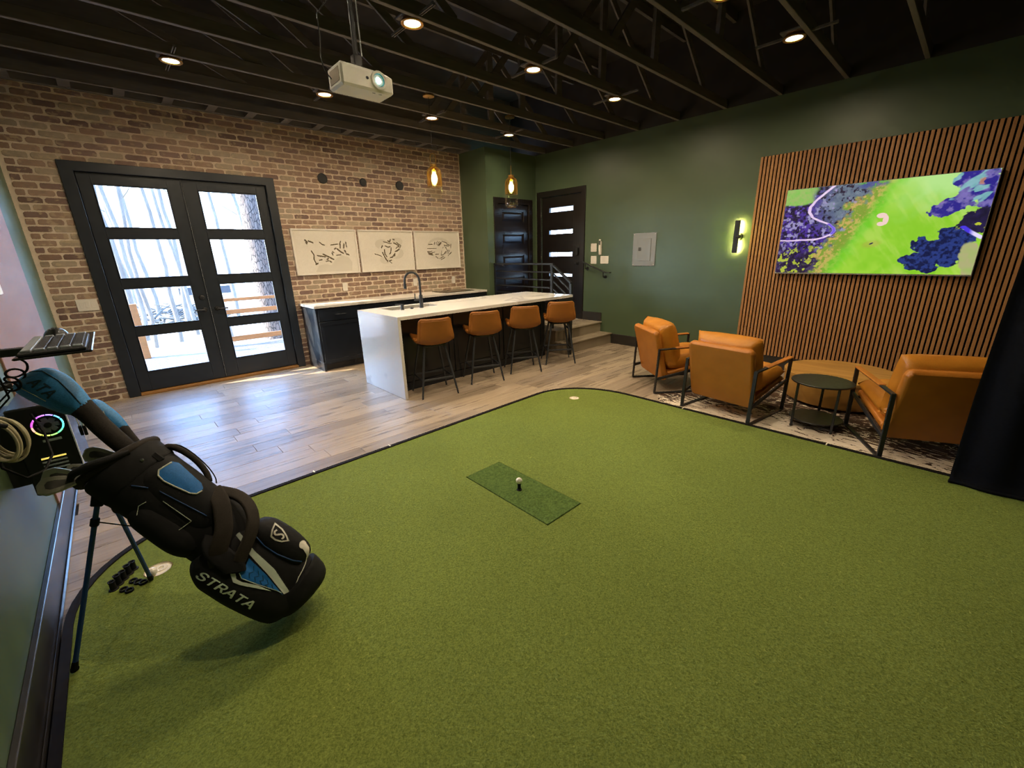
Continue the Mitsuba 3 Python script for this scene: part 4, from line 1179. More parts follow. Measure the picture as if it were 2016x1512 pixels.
# ---- amber pendants over the island
for px, ang, t in ((2.98, 125, 'amber glass pendant lamp hanging left, in front of the bricks'), (4.19, 47, 'amber glass pendant lamp hanging right, in front of the dark panelled door')):
    py = 4.456
    k = thing('pendant_lamp', t, 'pendant lamp')
    M = tr(px, py, 0) @ rz(ang)
    put(k, xf(lathe([(0, 3.203), (.062, 3.203), (.062, 3.186), (.02, 3.180), (0, 3.180)], 28), M), 'm_brass', 30)
    part(k, 'cord', tube([(px, py, 3.182), (px, py, 2.64)], .0022, 6), 'm_black_metal', True)
    U = [(-.032, 0, 2.505), (-.034, 0, 2.585)] + [(-.034 * math.cos(a), 0, 2.59 + .045 * math.sin(a)) for a in np.linspace(.1, math.pi - .1, 9)] + [(.034, 0, 2.585), (.032, 0, 2.505)]
    part(k, 'loop_bracket', xf(tube(U, .005, 8), M), 'm_brass', 40)
    part(k, 'collar', xf(lathe([(0, 2.522), (.036, 2.522), (.036, 2.492), (.0, 2.492)], 24), M), 'm_brass', 30)
    gl = [(.036, 2.500), (.060, 2.482), (.076, 2.462), (.084, 2.43), (.0855, 2.29)]
    part(k, 'amber_shade', xf(lathe(gl, 40, False), M), 'm_amber_glass', True)
    part(k, 'clear_shade', xf(lathe([(.0855, 2.2898), (.085, 2.17), (.079, 2.145), (.064, 2.130), (.03, 2.124), (0, 2.123)], 40, False), M), 'm_clear_glass', True)
    part(k, 'glass_rim', xf(cat_(tube([(.0853 * math.cos(a), .0853 * math.sin(a), 2.172) for a in np.arange(40) * 2 * np.pi / 40], .0012, 6, True), tube([(.060 * math.cos(a), .060 * math.sin(a), 2.1285) for a in np.arange(40) * 2 * np.pi / 40], .0022, 6, True)), M), 'm_brass', True)
    part(k, 'socket', xf(lathe([(0, 2.492), (.016, 2.492), (.016, 2.445), (0, 2.445)], 16), M), 'm_brass', 30)
    bulb = lathe([(0, 2.445), (.012, 2.443), (.020, 2.425), (.032, 2.40), (.036, 2.375), (.032, 2.35), (.018, 2.325), (0, 2.312)], 24)
    bulb.fix_normals()
    part(k, 'bulb', xf(bulb, M), 'm_white_plastic', True, label='glowing amber bulb', emitter=glow((1.0, .62, .20), BULB))

# ---- projector
pj_ = thing('projector', 'white projector with glowing lens hanging from a ceiling pole', 'projector')
qx0, qx1, qy0, qy1, qz0, qz1 = 1.172, 1.484, 2.580, 2.755, 2.45, 2.565
put(pj_, cat_(hull([(x, y, z) for x, y, z in [(qx0, qy0 + .01, qz0 + .012), (qx1, qy0 + .01, qz0 + .012), (qx0, qy1, qz0 + .012), (qx1, qy1, qz0 + .012), (qx0 + .012, qy0 + .012, qz0), (qx1 - .012, qy0 + .012, qz0), (qx0 + .012, qy1 - .01, qz0), (qx1 - .012, qy1 - .01, qz0),
     (qx0 + .01, qy0, qz0 + .012), (qx1 - .01, qy0, qz0 + .012), (qx0 + .01, qy0, qz1 - .02), (qx1 - .01, qy0, qz1 - .03), (qx0, qy0 + .01, qz1 - .015), (qx1, qy0 + .01, qz1 - .03), (qx0 + .01, qy0 + .02, qz1), (qx0 + .20, qy0 + .02, qz1 - .004), (qx1 - .03, qy0 + .02, qz1 - .012), (qx0, qy1, qz1 - .01), (qx1, qy1, qz1 - .02), (qx0 + .01, qy1 - .02, qz1), (qx1 - .02, qy1 - .02, qz1 - .01)]])), 'm_proj_white')
part(pj_, 'side_vent', cb(qx0 - .002, qx0 + .004, qy0 + .028, qy1 - .02, qz0 + .022, qz1 - .022, .002), 'm_proj_vent')
FR = lambda x, z: frame((x, qy0, z), (1, 0, 0), (0, 0, 1), (0, -1, 0))
lz = qz0 + .058
part(pj_, 'lens_ring', xf(lathe([(.034, -.01), (.034, .010), (.046, .012), (.048, 0.0)], 36, False), FR(qx0 + .218, lz)), 'm_proj_white', 30)
part(pj_, 'lens_barrel', xf(lathe([(.035, .009), (.026, -.004), (.0, -.006)], 36, False), FR(qx0 + .218, lz)), 'm_lens_teal', 30)
g = xf(lathe([(.017, .0), (.012, .005), (0, .007)], 24, False), FR(qx0 + .218, lz))
if (g.face_normals[:, 1].mean()) > 0:
    g.invert()
part(pj_, 'lens', g, 'm_white_plastic', label='lit cyan white lens', emitter=glow((.45, 1.0, .92), PROJ))
part(pj_, 'sensor', xf(lathe([(0, .0), (.008, 0), (.008, .002), (0, .002)], 16), FR(qx0 + .150, lz)), 'm_pc_black')
part(pj_, 'focus_slot', cat_(cb(qx0 + .188, qx0 + .208, qy0 + .03, qy0 + .037, qz0 - .001, qz0 + .004, .001), cb(qx0 + .228, qx0 + .248, qy0 + .03, qy0 + .037, qz0 - .001, qz0 + .004, .001)), 'm_pc_grey')
pm = thing('projector_mount', 'black ceiling pole and bracket holding the projector', 'projector mount')
mx, my = 1.315, 2.675
put(pm, tube([(mx, my, qz1 + .06), (mx, my, 4.2)], .014, 14), 'm_black_metal', 30)
part(pm, 'bracket', cat_(cb(mx - .05, mx + .05, my - .04, my + .04, qz1 - .012, qz1 + .006, .003), cb(mx - .024, mx + .024, my - .024, my + .024, qz1, qz1 + .075, .004)), 'm_black_metal')
part(pm, 'cable', tube([(mx + .026, my - .02, qz1 + .07), (mx + .024, my - .021, 3.0), (mx + .026, my - .02, 4.15)], .004, 6), 'm_cable_white', True)
cab = np.array([(1.165, 2.70, 2.50), (1.14, 2.72, 2.54), (1.128, 2.72, 2.60), (1.14, 2.72, 2.70), (1.135, 2.71, 2.80), (1.20, 2.69, 2.88), (1.225, 2.68, 3.0), (1.26, 2.68, 3.15), (1.29, 2.68, 3.6)])
solid('projector_cable', tube(cab, .0035, 6), 'm_black_metal', True, 'thin dark cable looping down to the left side of the projector', 'cable')
# ================================================================== GOLF BAG
BO = np.array([.302, 1.774, .150])
BA = np.array([-.50792682, .41523944, .75470958])
BW = np.array([.86097912, .21733485, .45987012])
BV = np.array([-.02693152, -.88336955, .46790269])
BM = frame(BO, BW, BV, BA)                    # local x across, y outwards to the front, z from base to mouth


def bag_xf(m):
    return xf(m, BM)


def wpt(al, om, nu=0.0):
    return BO + BA * al + BW * om + BV * nu


def loft(secs, n=40, e=0.75, cap=True):
    """secs: (z, xc, hx, yc, hy) rings of superellipses"""
    t = np.arange(n) * 2 * np.pi / n
    c, s = spow(np.cos(t), e), spow(np.sin(t), e)
    return skin([np.c_[xc + hx * c, yc + hy * s, np.full(n, z)] for z, xc, hx, yc, hy in secs], False, cap)


def surf(secs, al, om, e=0.75):
    """front height of a lofted shell at (al, om)"""
    S = np.array(secs)
    q = [np.interp(al, S[:, 0], S[:, k]) for k in range(1, 5)]
    u = min(abs((om - q[0]) / max(q[1], 1e-6)), .999)
    return q[2] + q[3] * (1 - u ** (2 / e)) ** (e / 2)


def dense(secs, n=5):
    S = np.array(secs)
    from scipy.interpolate import PchipInterpolator
    z = np.concatenate([np.linspace(a, b, n, endpoint=False) for a, b in zip(S[:-1, 0], S[1:, 0])] + [[S[-1, 0]]])
    return [tuple([zz] + [float(PchipInterpolator(S[:, 0], S[:, k])(zz)) for k in range(1, 5)]) for zz in z]


body = [(-.060, .025, .075, 0, .085), (-.045, .008, .105, 0, .106), (-.02, -.002, .122, 0, .116), (.06, -.004, .128, 0, .12), (.45, .0, .130, 0, .12), (.80, .002, .132, 0, .12), (.852, .003, .130, 0, .118)]
bag = thing('golf_bag', 'black and blue golf bag leaning on blue stand legs at the left', 'golf bag')
inner = [(.853, .003, .116, 0, .104), (.70, .003, .112, 0, .10)]
put(bag, bag_xf(loft(dense(body, 4) + inner, 44, .85)), 'm_bag_black', 50)
cr = [(.128 * math.cos(t) + .003, .115 * math.sin(t), .856 - .02 * math.cos(t)) for t in np.arange(40) * 2 * np.pi / 40]
part(bag, 'collar', bag_xf(tube(cr, .017, 10, True)), 'm_bag_grey', True)
part(bag, 'divider', bag_xf(cat_(tube([(-.12, 0, .845), (.12, 0, .845)], .008, 8), tube([(0, -.11, .846), (0, .11, .846)], .008, 8))), 'm_bag_black', 30)
part(bag, 'front_lip', bag_xf(tube([(.045, .118, .842), (-.01, .128, .862), (-.06, .124, .885), (-.105, .10, .90), (-.122, .06, .90)], [.011, .014, .015, .013, .010], 10)), 'm_bag_black', True)
part(bag, 'collar_band', bag_xf(loft([(.755, .003, .1335, 0, .1215), (.765, .003, .136, 0, .124), (.835, .003, .136, 0, .124), (.845, .003, .1335, 0, .1215)], 44, .85)), 'm_bag_black', 40)
# lower side pocket with the lettering
sp_ = [(-.035, -.055, .035, .02, .04), (-.022, -.062, .070, .026, .075), (.01, -.072, .090, .03, .094), (.10, -.080, .098, .036, .106), (.22, -.086, .101, .038, .108), (.30, -.086, .101, .036, .106), (.355, -.080, .090, .03, .096), (.39, -.075, .066, .022, .075), (.402, -.07, .035, .016, .04)]
sp2 = dense(sp_, 4)
lp = part(bag, 'lower_pocket', bag_xf(loft(sp2, 44, .8)), 'm_bag_black', 50)
on_lp = lambda k: (lambda al, om: wpt(al, om, surf(sp2, al, om, .8) + k))
# ball pocket
bp_ = [(.055, .092, .02, .05, .03), (.066, .094, .048, .052, .062), (.10, .094, .066, .056, .084), (.18, .094, .074, .058, .092), (.26, .092, .070, .058, .090), (.31, .088, .052, .054, .070), (.326, .086, .022, .052, .035)]
bp2 = dense(bp_, 4)
bpk = part(bag, 'ball_pocket', bag_xf(loft(bp2, 40, .9)), 'm_bag_black', 50)
on_bp = lambda k: (lambda al, om: wpt(al, om, surf(bp2, al, om, .9) + k))
# upper pocket with the blue panel
up_ = [(.43, .02, .05, .05, .05), (.445, .025, .080, .052, .072), (.50, .03, .094, .054, .082), (.62, .034, .096, .052, .082), (.72, .036, .092, .048, .080), (.755, .036, .078, .044, .068), (.765, .036, .05, .04, .05)]
up2 = dense(up_, 4)
upk = part(bag, 'upper_pocket', bag_xf(loft(up2, 40, .9)), 'm_bag_black', 50)
on_up = lambda k: (lambda al, om: wpt(al, om, surf(up2, al, om, .9) + k))
# apparel pocket on the left flank
ap_ = [(.41, -.07, .03, .03, .04), (.425, -.075, .055, .034, .07), (.50, -.08, .068, .036, .08), (.62, -.078, .066, .034, .078), (.68, -.074, .05, .03, .062), (.69, -.07, .03, .026, .04)]
ap2 = dense(ap_, 4)
apk = part(bag, 'flank_pocket', bag_xf(loft(ap2, 36, .85)), 'm_bag_black', 50)
on_ap = lambda k: (lambda al, om: wpt(al, om, surf(ap2, al, om, .85) + k))


def line_on(fn, pts, r, n=8):
    p = np.array(pts, float)
    q = np.concatenate([np.linspace(a, b, n, endpoint=False) for a, b in zip(p[:-1], p[1:])] + [p[-1:]])
    return tube([fn(a, b) for a, b in q], r, 6)


on_any = lambda k: (lambda a, b: wpt(a, b, max(surf(body, a, b, .85), surf(ap2, a, b, .85) if abs(b + .078) < .066 else 0, surf(up2, a, b, .9) if abs(b - .034) < .094 else 0) + k))
blue = Polygon([(.722, .100), (.724, .052), (.708, .036), (.680, .034), (.585, .052), (.567, .062), (.564, .088), (.585, .100), (.70, .112)]).buffer(-.006).buffer(.006)
part(upk, 'blue_panel', decal(blue, on_up(.0025)), 'm_bag_blue', True, label='bright blue panel')
part(upk, 'white_piping', line_on(on_up(.003), [(.718, .098), (.724, .052), (.710, .037), (.682, .033), (.640, .039), (.585, .050), (.567, .060), (.562, .080)], .0030), 'm_bag_white', True, label='white piping')
part(upk, 'zip', line_on(on_up(.002), [(.664, -.001), (.481, .021)], .0022), 'm_bag_navy', True)
part(bag, 'zip', line_on(lambda a, b: wpt(a, b, surf(body, a, b, .85) + .003), [(.745, -.036), (.70, -.012)], .0025), 'm_bag_navy', True)
part(apk, 'piping', cat_(line_on(on_any(.003), [(.630, -.020), (.506, -.020), (.514, -.066)], .0015, 14), line_on(on_any(.003), [(.668, -.050), (.675, -.075), (.655, -.100)], .0013, 10)), 'm_bag_white', True)
# ball pocket crest: a shield outline round a letter S
shield = Polygon([(.270, .140), (.262, .112), (.246, .087), (.222, .086), (.197, .094), (.174, .115), (.198, .128), (.228, .138)])
part(bpk, 'crest', decal(shield.difference(shield.buffer(-.0065)), on_bp(.002), .006), 'm_bag_white', True, label='white shield emblem outline')
S = LineString([(.244, .122), (.2465, .112), (.242, .1055), (.235, .1045), (.229, .108), (.221, .116), (.215, .119), (.208, .119), (.203, .114), (.2045, .104)])
part(bpk, 'crest_letter', decal(S.buffer(.0036, cap_style=2, join_style=1), on_bp(.002), .005), 'm_bag_white', True, label='white letter S')
part(bpk, 'blue_piping', line_on(on_bp(.001), [(.300, .062), (.238, .050), (.176, .052), (.109, .066), (.074, .082)], .0032), 'm_bag_navy', True, label='blue piping')
# stripes on the lower pocket
body_front = lambda k: (lambda al, om: wpt(al, om, max(surf(sp2, al, om, .8) if om < .012 else 0, surf(dense(body, 2), al, om, .85)) + k))
fr_ = [(.015, .0, .09, .05, .06), (.03, .0, .105, .056, .072), (.15, -.01, .112, .06, .080), (.28, -.01, .108, .058, .078), (.36, -.01, .09, .05, .062), (.37, -.01, .06, .044, .04)]
fr2 = dense(fr_, 4)
frp = part(bag, 'front_pocket', bag_xf(loft(fr2, 40, .8)), 'm_bag_black', 50)
on_fr = lambda k: (lambda al, om: wpt(al, om, max(surf(fr2, al, om, .8), surf(sp2, al, om, .8) if -.18 < om < .01 else 0) + k))
part(frp, 'mint_stripe', decal(Polygon([(.365, .044), (.355, .026), (.30, .012), (.255, -.003), (.15, -.022), (.046, -.046), (.034, -.028), (.145, .006), (.255, .018), (.31, .032)]), on_fr(.0025), .008), 'm_bag_mint', True, label='pale mint stripe')
tri = Polygon([(.250, -.013), (.236, -.052), (.240, -.070), (.219, -.079), (.085, -.049), (.046, -.050), (.15, -.026)])
part(frp, 'blue_inset', decal(tri, on_fr(.002), .008), 'm_bag_blue', True, label='blue inset with dark chevron stitching')
st_ = [line_on(on_fr(.003), [(.215 - i * .026, -.026 - i * .004), (.200 - i * .026, -.040 - i * .003), (.210 - i * .026, -.052 - i * .001), (.196 - i * .026, -.066 + i * .003)], .0009, 4) for i in range(5)]
part(frp, 'stitching', cat_(st_), 'm_cover_seam', True)
part(frp, 'inset_piping', line_on(on_fr(.003), [(.240, -.070), (.219, -.080), (.15, -.066), (.085, -.050), (.058, -.046)], .0014), 'm_bag_mint', True)
part(lp, 'mint_chevron', decal(Polygon([(.264, -.088), (.234, -.105), (.206, -.100), (.150, -.080), (.096, -.060), (.154, -.069), (.208, -.088), (.232, -.091), (.250, -.078)]), on_fr(.0030), .006), 'm_bag_mint', True, label='pale mint chevron')
tm_ = meshkit.text_mesh('STRATA', .030, .0012, bold=True)
W = tm_.bounds[1][0] - tm_.bounds[0][0]
v = tm_.vertices.copy()
v[:, 0] = (v[:, 0] - tm_.bounds[0][0]) / W
sk_ = v[:, 0] * .240 + v[:, 1] * .30
al = .352 - sk_
om = -.158 + v[:, 1] * .95 + .012 * v[:, 0]
tm_ = trimesh.Trimesh(np.array([wpt(a, o, surf(sp2, a, o, .8) + .002 + z) for a, o, z in zip(al, om, v[:, 2])]), tm_.faces, process=False)
part(lp, 'lettering', tm_, 'm_bag_mint', False, label='pale slanted capital lettering along the lower pocket')
# white hook and boot at the base
hook = LineString([(.120, .140), (.092, .138), (.062, .112), (.050, .085), (.043, .031), (.026, -.018)])
part(bpk, 'rain_flap', decal(Point(.118, .135).buffer(.017).union(Polygon([(.118, .150), (.085, .142), (.058, .112), (.052, .098), (.060, .094), (.075, .112), (.112, .122)])), lambda a, b: wpt(a, b, max(surf(bp2, a, b, .9), .06) + .003), .006), 'm_bag_white', True, label='white fabric flap')
part(bag, 'base_piping', line_on(lambda a, b: wpt(a, b, max(surf(body, a, b, .85), surf(fr2, a, b, .8)) + .002), [(.058, .100), (.048, .060), (.043, .031), (.024, -.018)], .0022), 'm_bag_white', True)
part(bag, 'boot', bag_xf(loft(dense([(-.066, .03, .070, .0, .08), (-.05, .012, .108, .004, .110), (-.02, .004, .130, .006, .124), (.02, .006, .134, .01, .126), (.036, .010, .130, .012, .122)], 4), 44, .85)), 'm_bag_black', 40)


def band(pts, w, t, face):
    p = np.array(pts, float)
    from scipy.interpolate import CubicSpline
    u = np.linspace(0, 1, len(p))
    q = CubicSpline(u, p)(np.linspace(0, 1, 28))
    d = np.gradient(q, axis=0)
    rings = []
    for a, b in zip(q, d):
        b = unit(b)
        f = unit(np.asarray(face) - (np.asarray(face) @ b) * b)
        s = np.cross(b, f)
        ang = np.arange(14) * 2 * np.pi / 14
        rings.append(a + s * (spow(np.cos(ang), .6) * w / 2)[:, None] + f * (spow(np.sin(ang), .6) * t / 2)[:, None])
    return skin(rings)


part(bag, 'carry_strap', band([wpt(.535, .105, .095), wpt(.482, .085, .135), (wpt(.441, .055, .150)), wpt(.395, .012, .158), wpt(.360, -.044, .152), wpt(.318, -.085, .125)], .062, .022, BV), 'm_bag_grey', 50)
part(bag, 'carry_strap', band([wpt(.520, .118, .06), wpt(.476, .135, .085), wpt(.430, .142, .105), wpt(.375, .125, .135), wpt(.330, .085, .155), wpt(.300, .030, .160), wpt(.272, -.040, .150)], .048, .020, BV + .5 * BW), 'm_bag_grey', 50)
part(bag, 'strap_end', band([wpt(.40, -.02, .13), wpt(.36, -.055, .145), wpt(.30, -.06, .15), wpt(.255, -.075, .148)], .075, .02, BV), 'm_bag_black', 50)
part(bag, 'handle', band([wpt(.785, .128, .03), wpt(.760, .150, .035), wpt(.700, .158, .045), wpt(.630, .150, .05), wpt(.575, .125, .055)], .040, .022, BW), 'm_bag_grey', 50)
part(bag, 'handle_webbing', band([wpt(.79, .125, .02), wpt(.772, .160, .02), wpt(.715, .172, .03), wpt(.62, .164, .04), wpt(.55, .135, .05)], .014, .004, BW), 'm_bag_black', 50)
part(bag, 'buckle', xf(cb(-.02, .02, -.012, .012, -.006, .006, .004), frame(wpt(.765, .085, .106), BA, BW, BV)), 'm_bag_black')
part(bag, 'rivet', xf(trimesh.creation.icosphere(2, .006), tr(*wpt(.790, .048, .122))), 'm_chrome', True)
# stand legs
F1, F2 = np.array([-.440, 2.083, TZ]), np.array([-.180, 2.503, TZ])
for H, Fo in ((wpt(.795, -.128, .02), F1), (wpt(.795, -.105, -.095), F2)):
    d = unit(Fo - H)
    lg = part(bag, 'stand_leg', tube([H, Fo - d * .03], .0085, 10), 'm_leg_blue', 30, label='blue stand leg')
    part(lg, 'rubber_foot', tube([Fo - d * .045, Fo - d * .012, Fo - d * .004 + np.array((.004, -.004, .008))], [.010, .012, .014], 10), 'm_rubber_black', 30)
    part(lg, 'hinge', xf(cb(-.018, .018, -.014, .014, -.025, .02, .004), frame(H + d * .005, unit(np.cross(d, BV)), unit(np.cross(d, np.cross(d, BV))), d)), 'm_bag_black')
    part(lg, 'clip', tube([H + d * .078, H + d * .105], .0135, 8), 'm_bag_black', 30)
h1 = wpt(.795, -.128, .02)
part(bag, 'stay_rod', tube([h1 + unit(F1 - h1) * .09, wpt(.60, -.118, -.02)], .0022, 6), 'm_black_metal', True)

# ---- clubs standing in the bag
dv = [(1.068, .078, .030, .0, .032), (1.085, .076, .036, .0, .040), (1.12, .072, .050, .0, .050), (1.17, .070, .062, .002, .058), (1.215, .067, .068, .002, .058), (1.25, .062, .066, .002, .050), (1.275, .058, .055, .002, .036), (1.287, .056, .030, .002, .018)]
dv2 = dense(dv, 4)
c1 = thing('golf_driver', 'golf driver in the large blue head cover with long black knit sock', 'golf club')
put(c1, bag_xf(tube([(.05, 0, .70), (.07, 0, 1.08)], .006, 8)), 'm_clubsteel', 30)
cv = part(c1, 'head_cover', bag_xf(loft(dv2, 40, .95)), 'm_cover_blue', 60, label='blue head cover')
part(c1, 'sock', bag_xf(loft(dense([(.845, .052, .028, 0, .028), (.90, .055, .033, 0, .032), (1.0, .064, .034, 0, .033), (1.06, .074, .036, 0, .036), (1.095, .076, .040, .0, .043)], 4), 24, 1)), 'm_knit_black', 40)
on_dv = lambda k: (lambda a, b: wpt(a, b, surf(dv2, a, b, .95) + k))
part(cv, 'seam', line_on(on_dv(.001), [(1.283, .070), (1.26, .095), (1.20, .100), (1.14, .092), (1.092, .082)], .0018), 'm_cover_seam', True)
part(cv, 'trim_line', line_on(on_dv(.001), [(1.268, .020), (1.24, .016), (1.21, .020), (1.165, .026)], .0016), 'm_bag_white', True)
tm_ = meshkit.text_mesh('ATA', .034, .0008, bold=True)
W = tm_.bounds[1][0] - tm_.bounds[0][0]
v = tm_.vertices.copy()
al = 1.250 - (v[:, 0] - tm_.bounds[0][0]) / W * .085 - v[:, 1] * .2
om = .036 + v[:, 1] * .95
part(cv, 'lettering', trimesh.Trimesh(np.array([wpt(a, o, surf(dv2, a, o, .95) + .001 + z) for a, o, z in zip(al, om, v[:, 2])]), tm_.faces, process=False), 'm_cover_print', False)
hy = dense([(.955, .100, .022, -.075, .024), (.975, .102, .026, -.075, .028), (1.03, .104, .034, -.075, .034), (1.08, .106, .033, -.075, .033), (1.11, .108, .022, -.075, .022), (1.118, .108, .01, -.075, .01)], 4)
c2 = thing('golf_hybrid', 'golf hybrid club in a smaller blue head cover behind the large one', 'golf club')
put(c2, bag_xf(tube([(.06, -.05, .70), (.098, -.075, .97)], .006, 8)), 'm_clubsteel', 30)
part(c2, 'head_cover', bag_xf(loft(hy, 28, .95)), 'm_cover_blue', 60, label='blue head cover')
part(c2, 'sock', bag_xf(loft(dense([(.84, .078, .018, -.066, .018), (.90, .088, .020, -.07, .020), (.965, .100, .025, -.075, .027)], 4), 20, 1)), 'm_knit_black', 40)
part(c2, 'print_mark', decal(Polygon([(1.04, .088), (1.028, .082), (1.035, .105), (1.05, .112)]), lambda a, b: wpt(a, b, surf(hy, a, b, .95) + .002), .006), 'm_bag_white', True)
solid('golf_shaft_grip', bag_xf(tube([(.055, .055, .70), (.062, .062, .868)], .010, 10)), 'm_bag_blue', 30, 'short blue club sleeve just showing inside the bag mouth beside the black sock', 'golf club')


def iron(label, heel, toe, nu, tilt, flip=1):
    k = thing('golf_iron', label, 'golf club')
    hl, to = np.array(heel), np.array(toe)
    x = BA * (to[0] - hl[0]) + BW * (to[1] - hl[1])
    L = np.linalg.norm(x)
    x = x / L
    nn = unit(BV * math.cos(tilt) + np.cross(x, BV) * math.sin(tilt))
    y = np.cross(nn, x) * flip
    nz = np.cross(x, y)
    M = frame(wpt(*hl, nu), x, y, nz)
    g = L / .115
    P_ = Polygon([(.022, -.007), (.040, -.012), (.070, -.026), (.098, -.033), (.113, -.026), (.117, -.004), (.108, .013), (.085, .016), (.055, .011), (.022, .007)]).buffer(.004).buffer(-.002)
    P_ = affinity.scale(P_, g, g, origin=(0, 0))
    pin_ = np.array(P_.buffer(-.003).exterior.coords)[:-1]
    pw = np.array(P_.exterior.coords)[:-1]
    q = prism(P_, -.005, .005)
    put(k, xf(q, M), 'm_clubsteel', 30)
    cav = affinity.scale(affinity.translate(P_, 0, 0), .66, .55, origin=(P_.centroid.x + .004, P_.centroid.y, 0))
    part(k, 'cavity', xf(cat_(prism(cav, .0048, .0056), prism(cav, -.0056, -.0048)), M), 'm_cavity')
    part(k, 'sole_rim', xf(tube([(x_, y_, 0) for x_, y_ in P_.segmentize(.01).exterior.coords[:-1]], .0055, 8, True), M), 'm_clubsteel', True)
    a = wpt(*hl, nu)
    b = wpt(.70, np.clip(hl[1], -.08, .08) * .8, nu * .6)
    part(k, 'hosel', tube([M[:3, 3] + x * .028 * g, M[:3, 3] + x * .006, a + unit(b - a) * .03], [.0065, .0068, .0062], 10), 'm_clubsteel', 40)
    part(k, 'shaft', tube([a + unit(b - a) * .02, b], .0048, 8), 'm_chrome', 30)


iron('golf iron head poking out lowest and nearest the camera, left of the bag mouth', (.862, -.082), (.945, -.182), .055, .25, -1)
iron('golf iron head just above and behind the lowest one at the bag mouth', (.862, -.076), (.955, -.168), .02, -.15, 1)
iron('golf iron head half hidden between the computer and the bag mouth', (.905, -.050), (.948, -.112), -.06, .2, 1)
iron('golf iron head standing highest, right under the black sock', (.876, .030), (.962, -.046), -.085, .1, 1)

# ================================================================== COMPUTER STATION ON THE LEFT WALL
pc = thing('computer_tower', 'black computer tower with rainbow lit fan on the left wall behind the golf bag', 'computer')
CX0, CX1, CY0, CY1, CZ0, CZ1 = -.458, -.284, 2.705, 3.10, .53, .945
put(pc, cb(CX0, CX1, CY0, CY1, CZ0, CZ1, .006), 'm_pc_black')
fxx, fzz, fr0 = -.347, .852, .048
FM = frame((fxx, CY0, fzz), (1, 0, 0), (0, 0, 1), (0, -1, 0))
fan = part(pc, 'fan_frame', xf(lathe([(.056, 0), (.056, .006), (.040, .006), (.038, .0)], 36, False), FM), 'm_pc_black', 30)
cols = [(1, .05, .75), (.85, .1, 1), (.5, .15, 1), (.3, .2, 1), (.1, .5, 1), (.05, .9, 1), (.05, 1, .7), (.1, 1, .35), (.3, 1, .15), (.75, 1, .1), (1, .9, .1), (1, .4, .3)]
for i, c in enumerate(cols):
    a0 = math.radians(175 - i * 30)
    pts = [(fr0 * math.cos(a0 - t), fr0 * math.sin(a0 - t), .0075) for t in np.linspace(0, math.radians(27), 6)]
    part(fan, 'light_segment', xf(tube(pts, .0035, 6), FM), 'm_white_plastic', True, emitter=glow(c, RGBL))
for i in range(7):
    a = i * 2 * math.pi / 7
    part(fan, 'blade', xf(xf(cb(.010, .036, -.010, .010, .001, .003, .001), rz(math.degrees(a))), FM), 'm_pc_grey')
part(fan, 'hub', xf(lathe([(0, 0), (.012, 0), (.012, .006), (0, .007)], 18), FM), 'm_pc_black', 30)
for i in range(5):
    zz = .70 - i * .018
    part(pc, 'expansion_slot', cb(-.405, -.325, CY0 - .003, CY0 + .002, zz - .004, zz + .004, .001), 'm_bracket_grey', **({'emitter': glow((1.0, .75, .12), .9)} if i < 1 else {}))
part(pc, 'label_plate', cb(-.38, -.32, CY0 - .002, CY0 + .002, .775, .787, .001), 'm_bracket_grey')
part(pc, 'glass_edge', cb(CX1 - .002, CX1 + .003, CY0 - .001, CY0 + .012, CZ0 + .01, CZ1 - .01, .001), 'm_cable_white')
part(pc, 'wall_plate', pb(XW, CX0 + .002, CY0 + .05, CY1 - .05, CZ0 + .05, CZ1 - .05), 'm_black_metal')
for dx, dy in ((-.262, 2.69), (-.248, 2.68)):
    k = thing('usb_cable', 'white cable with a black plug hanging beside the computer tower', 'cable', 'white cables with black plugs beside the computer tower')
    put(k, tube([(dx - .02, dy + .05, .93), (dx, dy, .925), (dx + .006, dy, .89), (dx + .010, dy, .82)], .0022, 6), 'm_cable_white', True)
    part(k, 'plug', cb(dx + .004, dx + .016, dy - .004, dy + .004, .775, .822, .002), 'm_rubber_black')
cc = thing('cable_coil', 'coil of beige cable hanging on the wall left of the computer tower', 'cable')
rr_ = random.Random(4)
for i in range(7):
    ph = i * .25
    cx_, cz_ = -.452 + .004 * i - .006, .875
    ax_, az_ = .046 + rr_.uniform(-.006, .01), .085 + rr_.uniform(-.012, .014)
    pts = [(cx_ + ax_ * math.cos(t), 2.48 + .010 * i + .01 * math.sin(t + ph), cz_ + az_ * math.sin(t) + .25 * ax_ * math.cos(t) * -1) for t in np.arange(40) * 2 * np.pi / 40]
    m = tube(pts, .0052, 7, True)
    if i == 0:
        put(cc, m, 'm_cable_beige', True)
    else:
        part(cc, 'loop', m, 'm_cable_beige', True)
part(cc, 'tie', tube([(-.47, 2.46, .945), (-.44, 2.45, .955), (-.42, 2.46, .94)], .009, 8), 'm_rubber_black', 30)
bcab = [(-.50, 2.60, .90), (-.47, 2.45, .78), (-.42, 2.44, .72), (-.375, 2.50, .715), (-.350, 2.58, .75), (-.36, 2.66, .83), (-.38, 2.68, .92)]
solid('black_cable', tube(bcab, .005, 7), 'm_rubber_black', True, 'black cable looping under the beige coil in front of the computer tower', 'cable')
wk = thing('keyboard_stand', 'black wall mounted swing stand carrying the keyboard tray at the left edge', 'keyboard stand')
put(wk, cat_(cb(-.465, -.425, 2.10, 2.14, 1.02, 1.36, .004), cb(XW, -.43, 2.09, 2.15, 1.18, 1.24, .004)), 'm_black_metal')
part(wk, 'arm', beam((-.445, 2.12, 1.268), (-.235, 2.06, 1.272), .035, .024), 'm_black_metal')
part(wk, 'tray', cb(-.258, -.088, 1.845, 2.345, 1.274, 1.281, .003), 'm_pc_black')
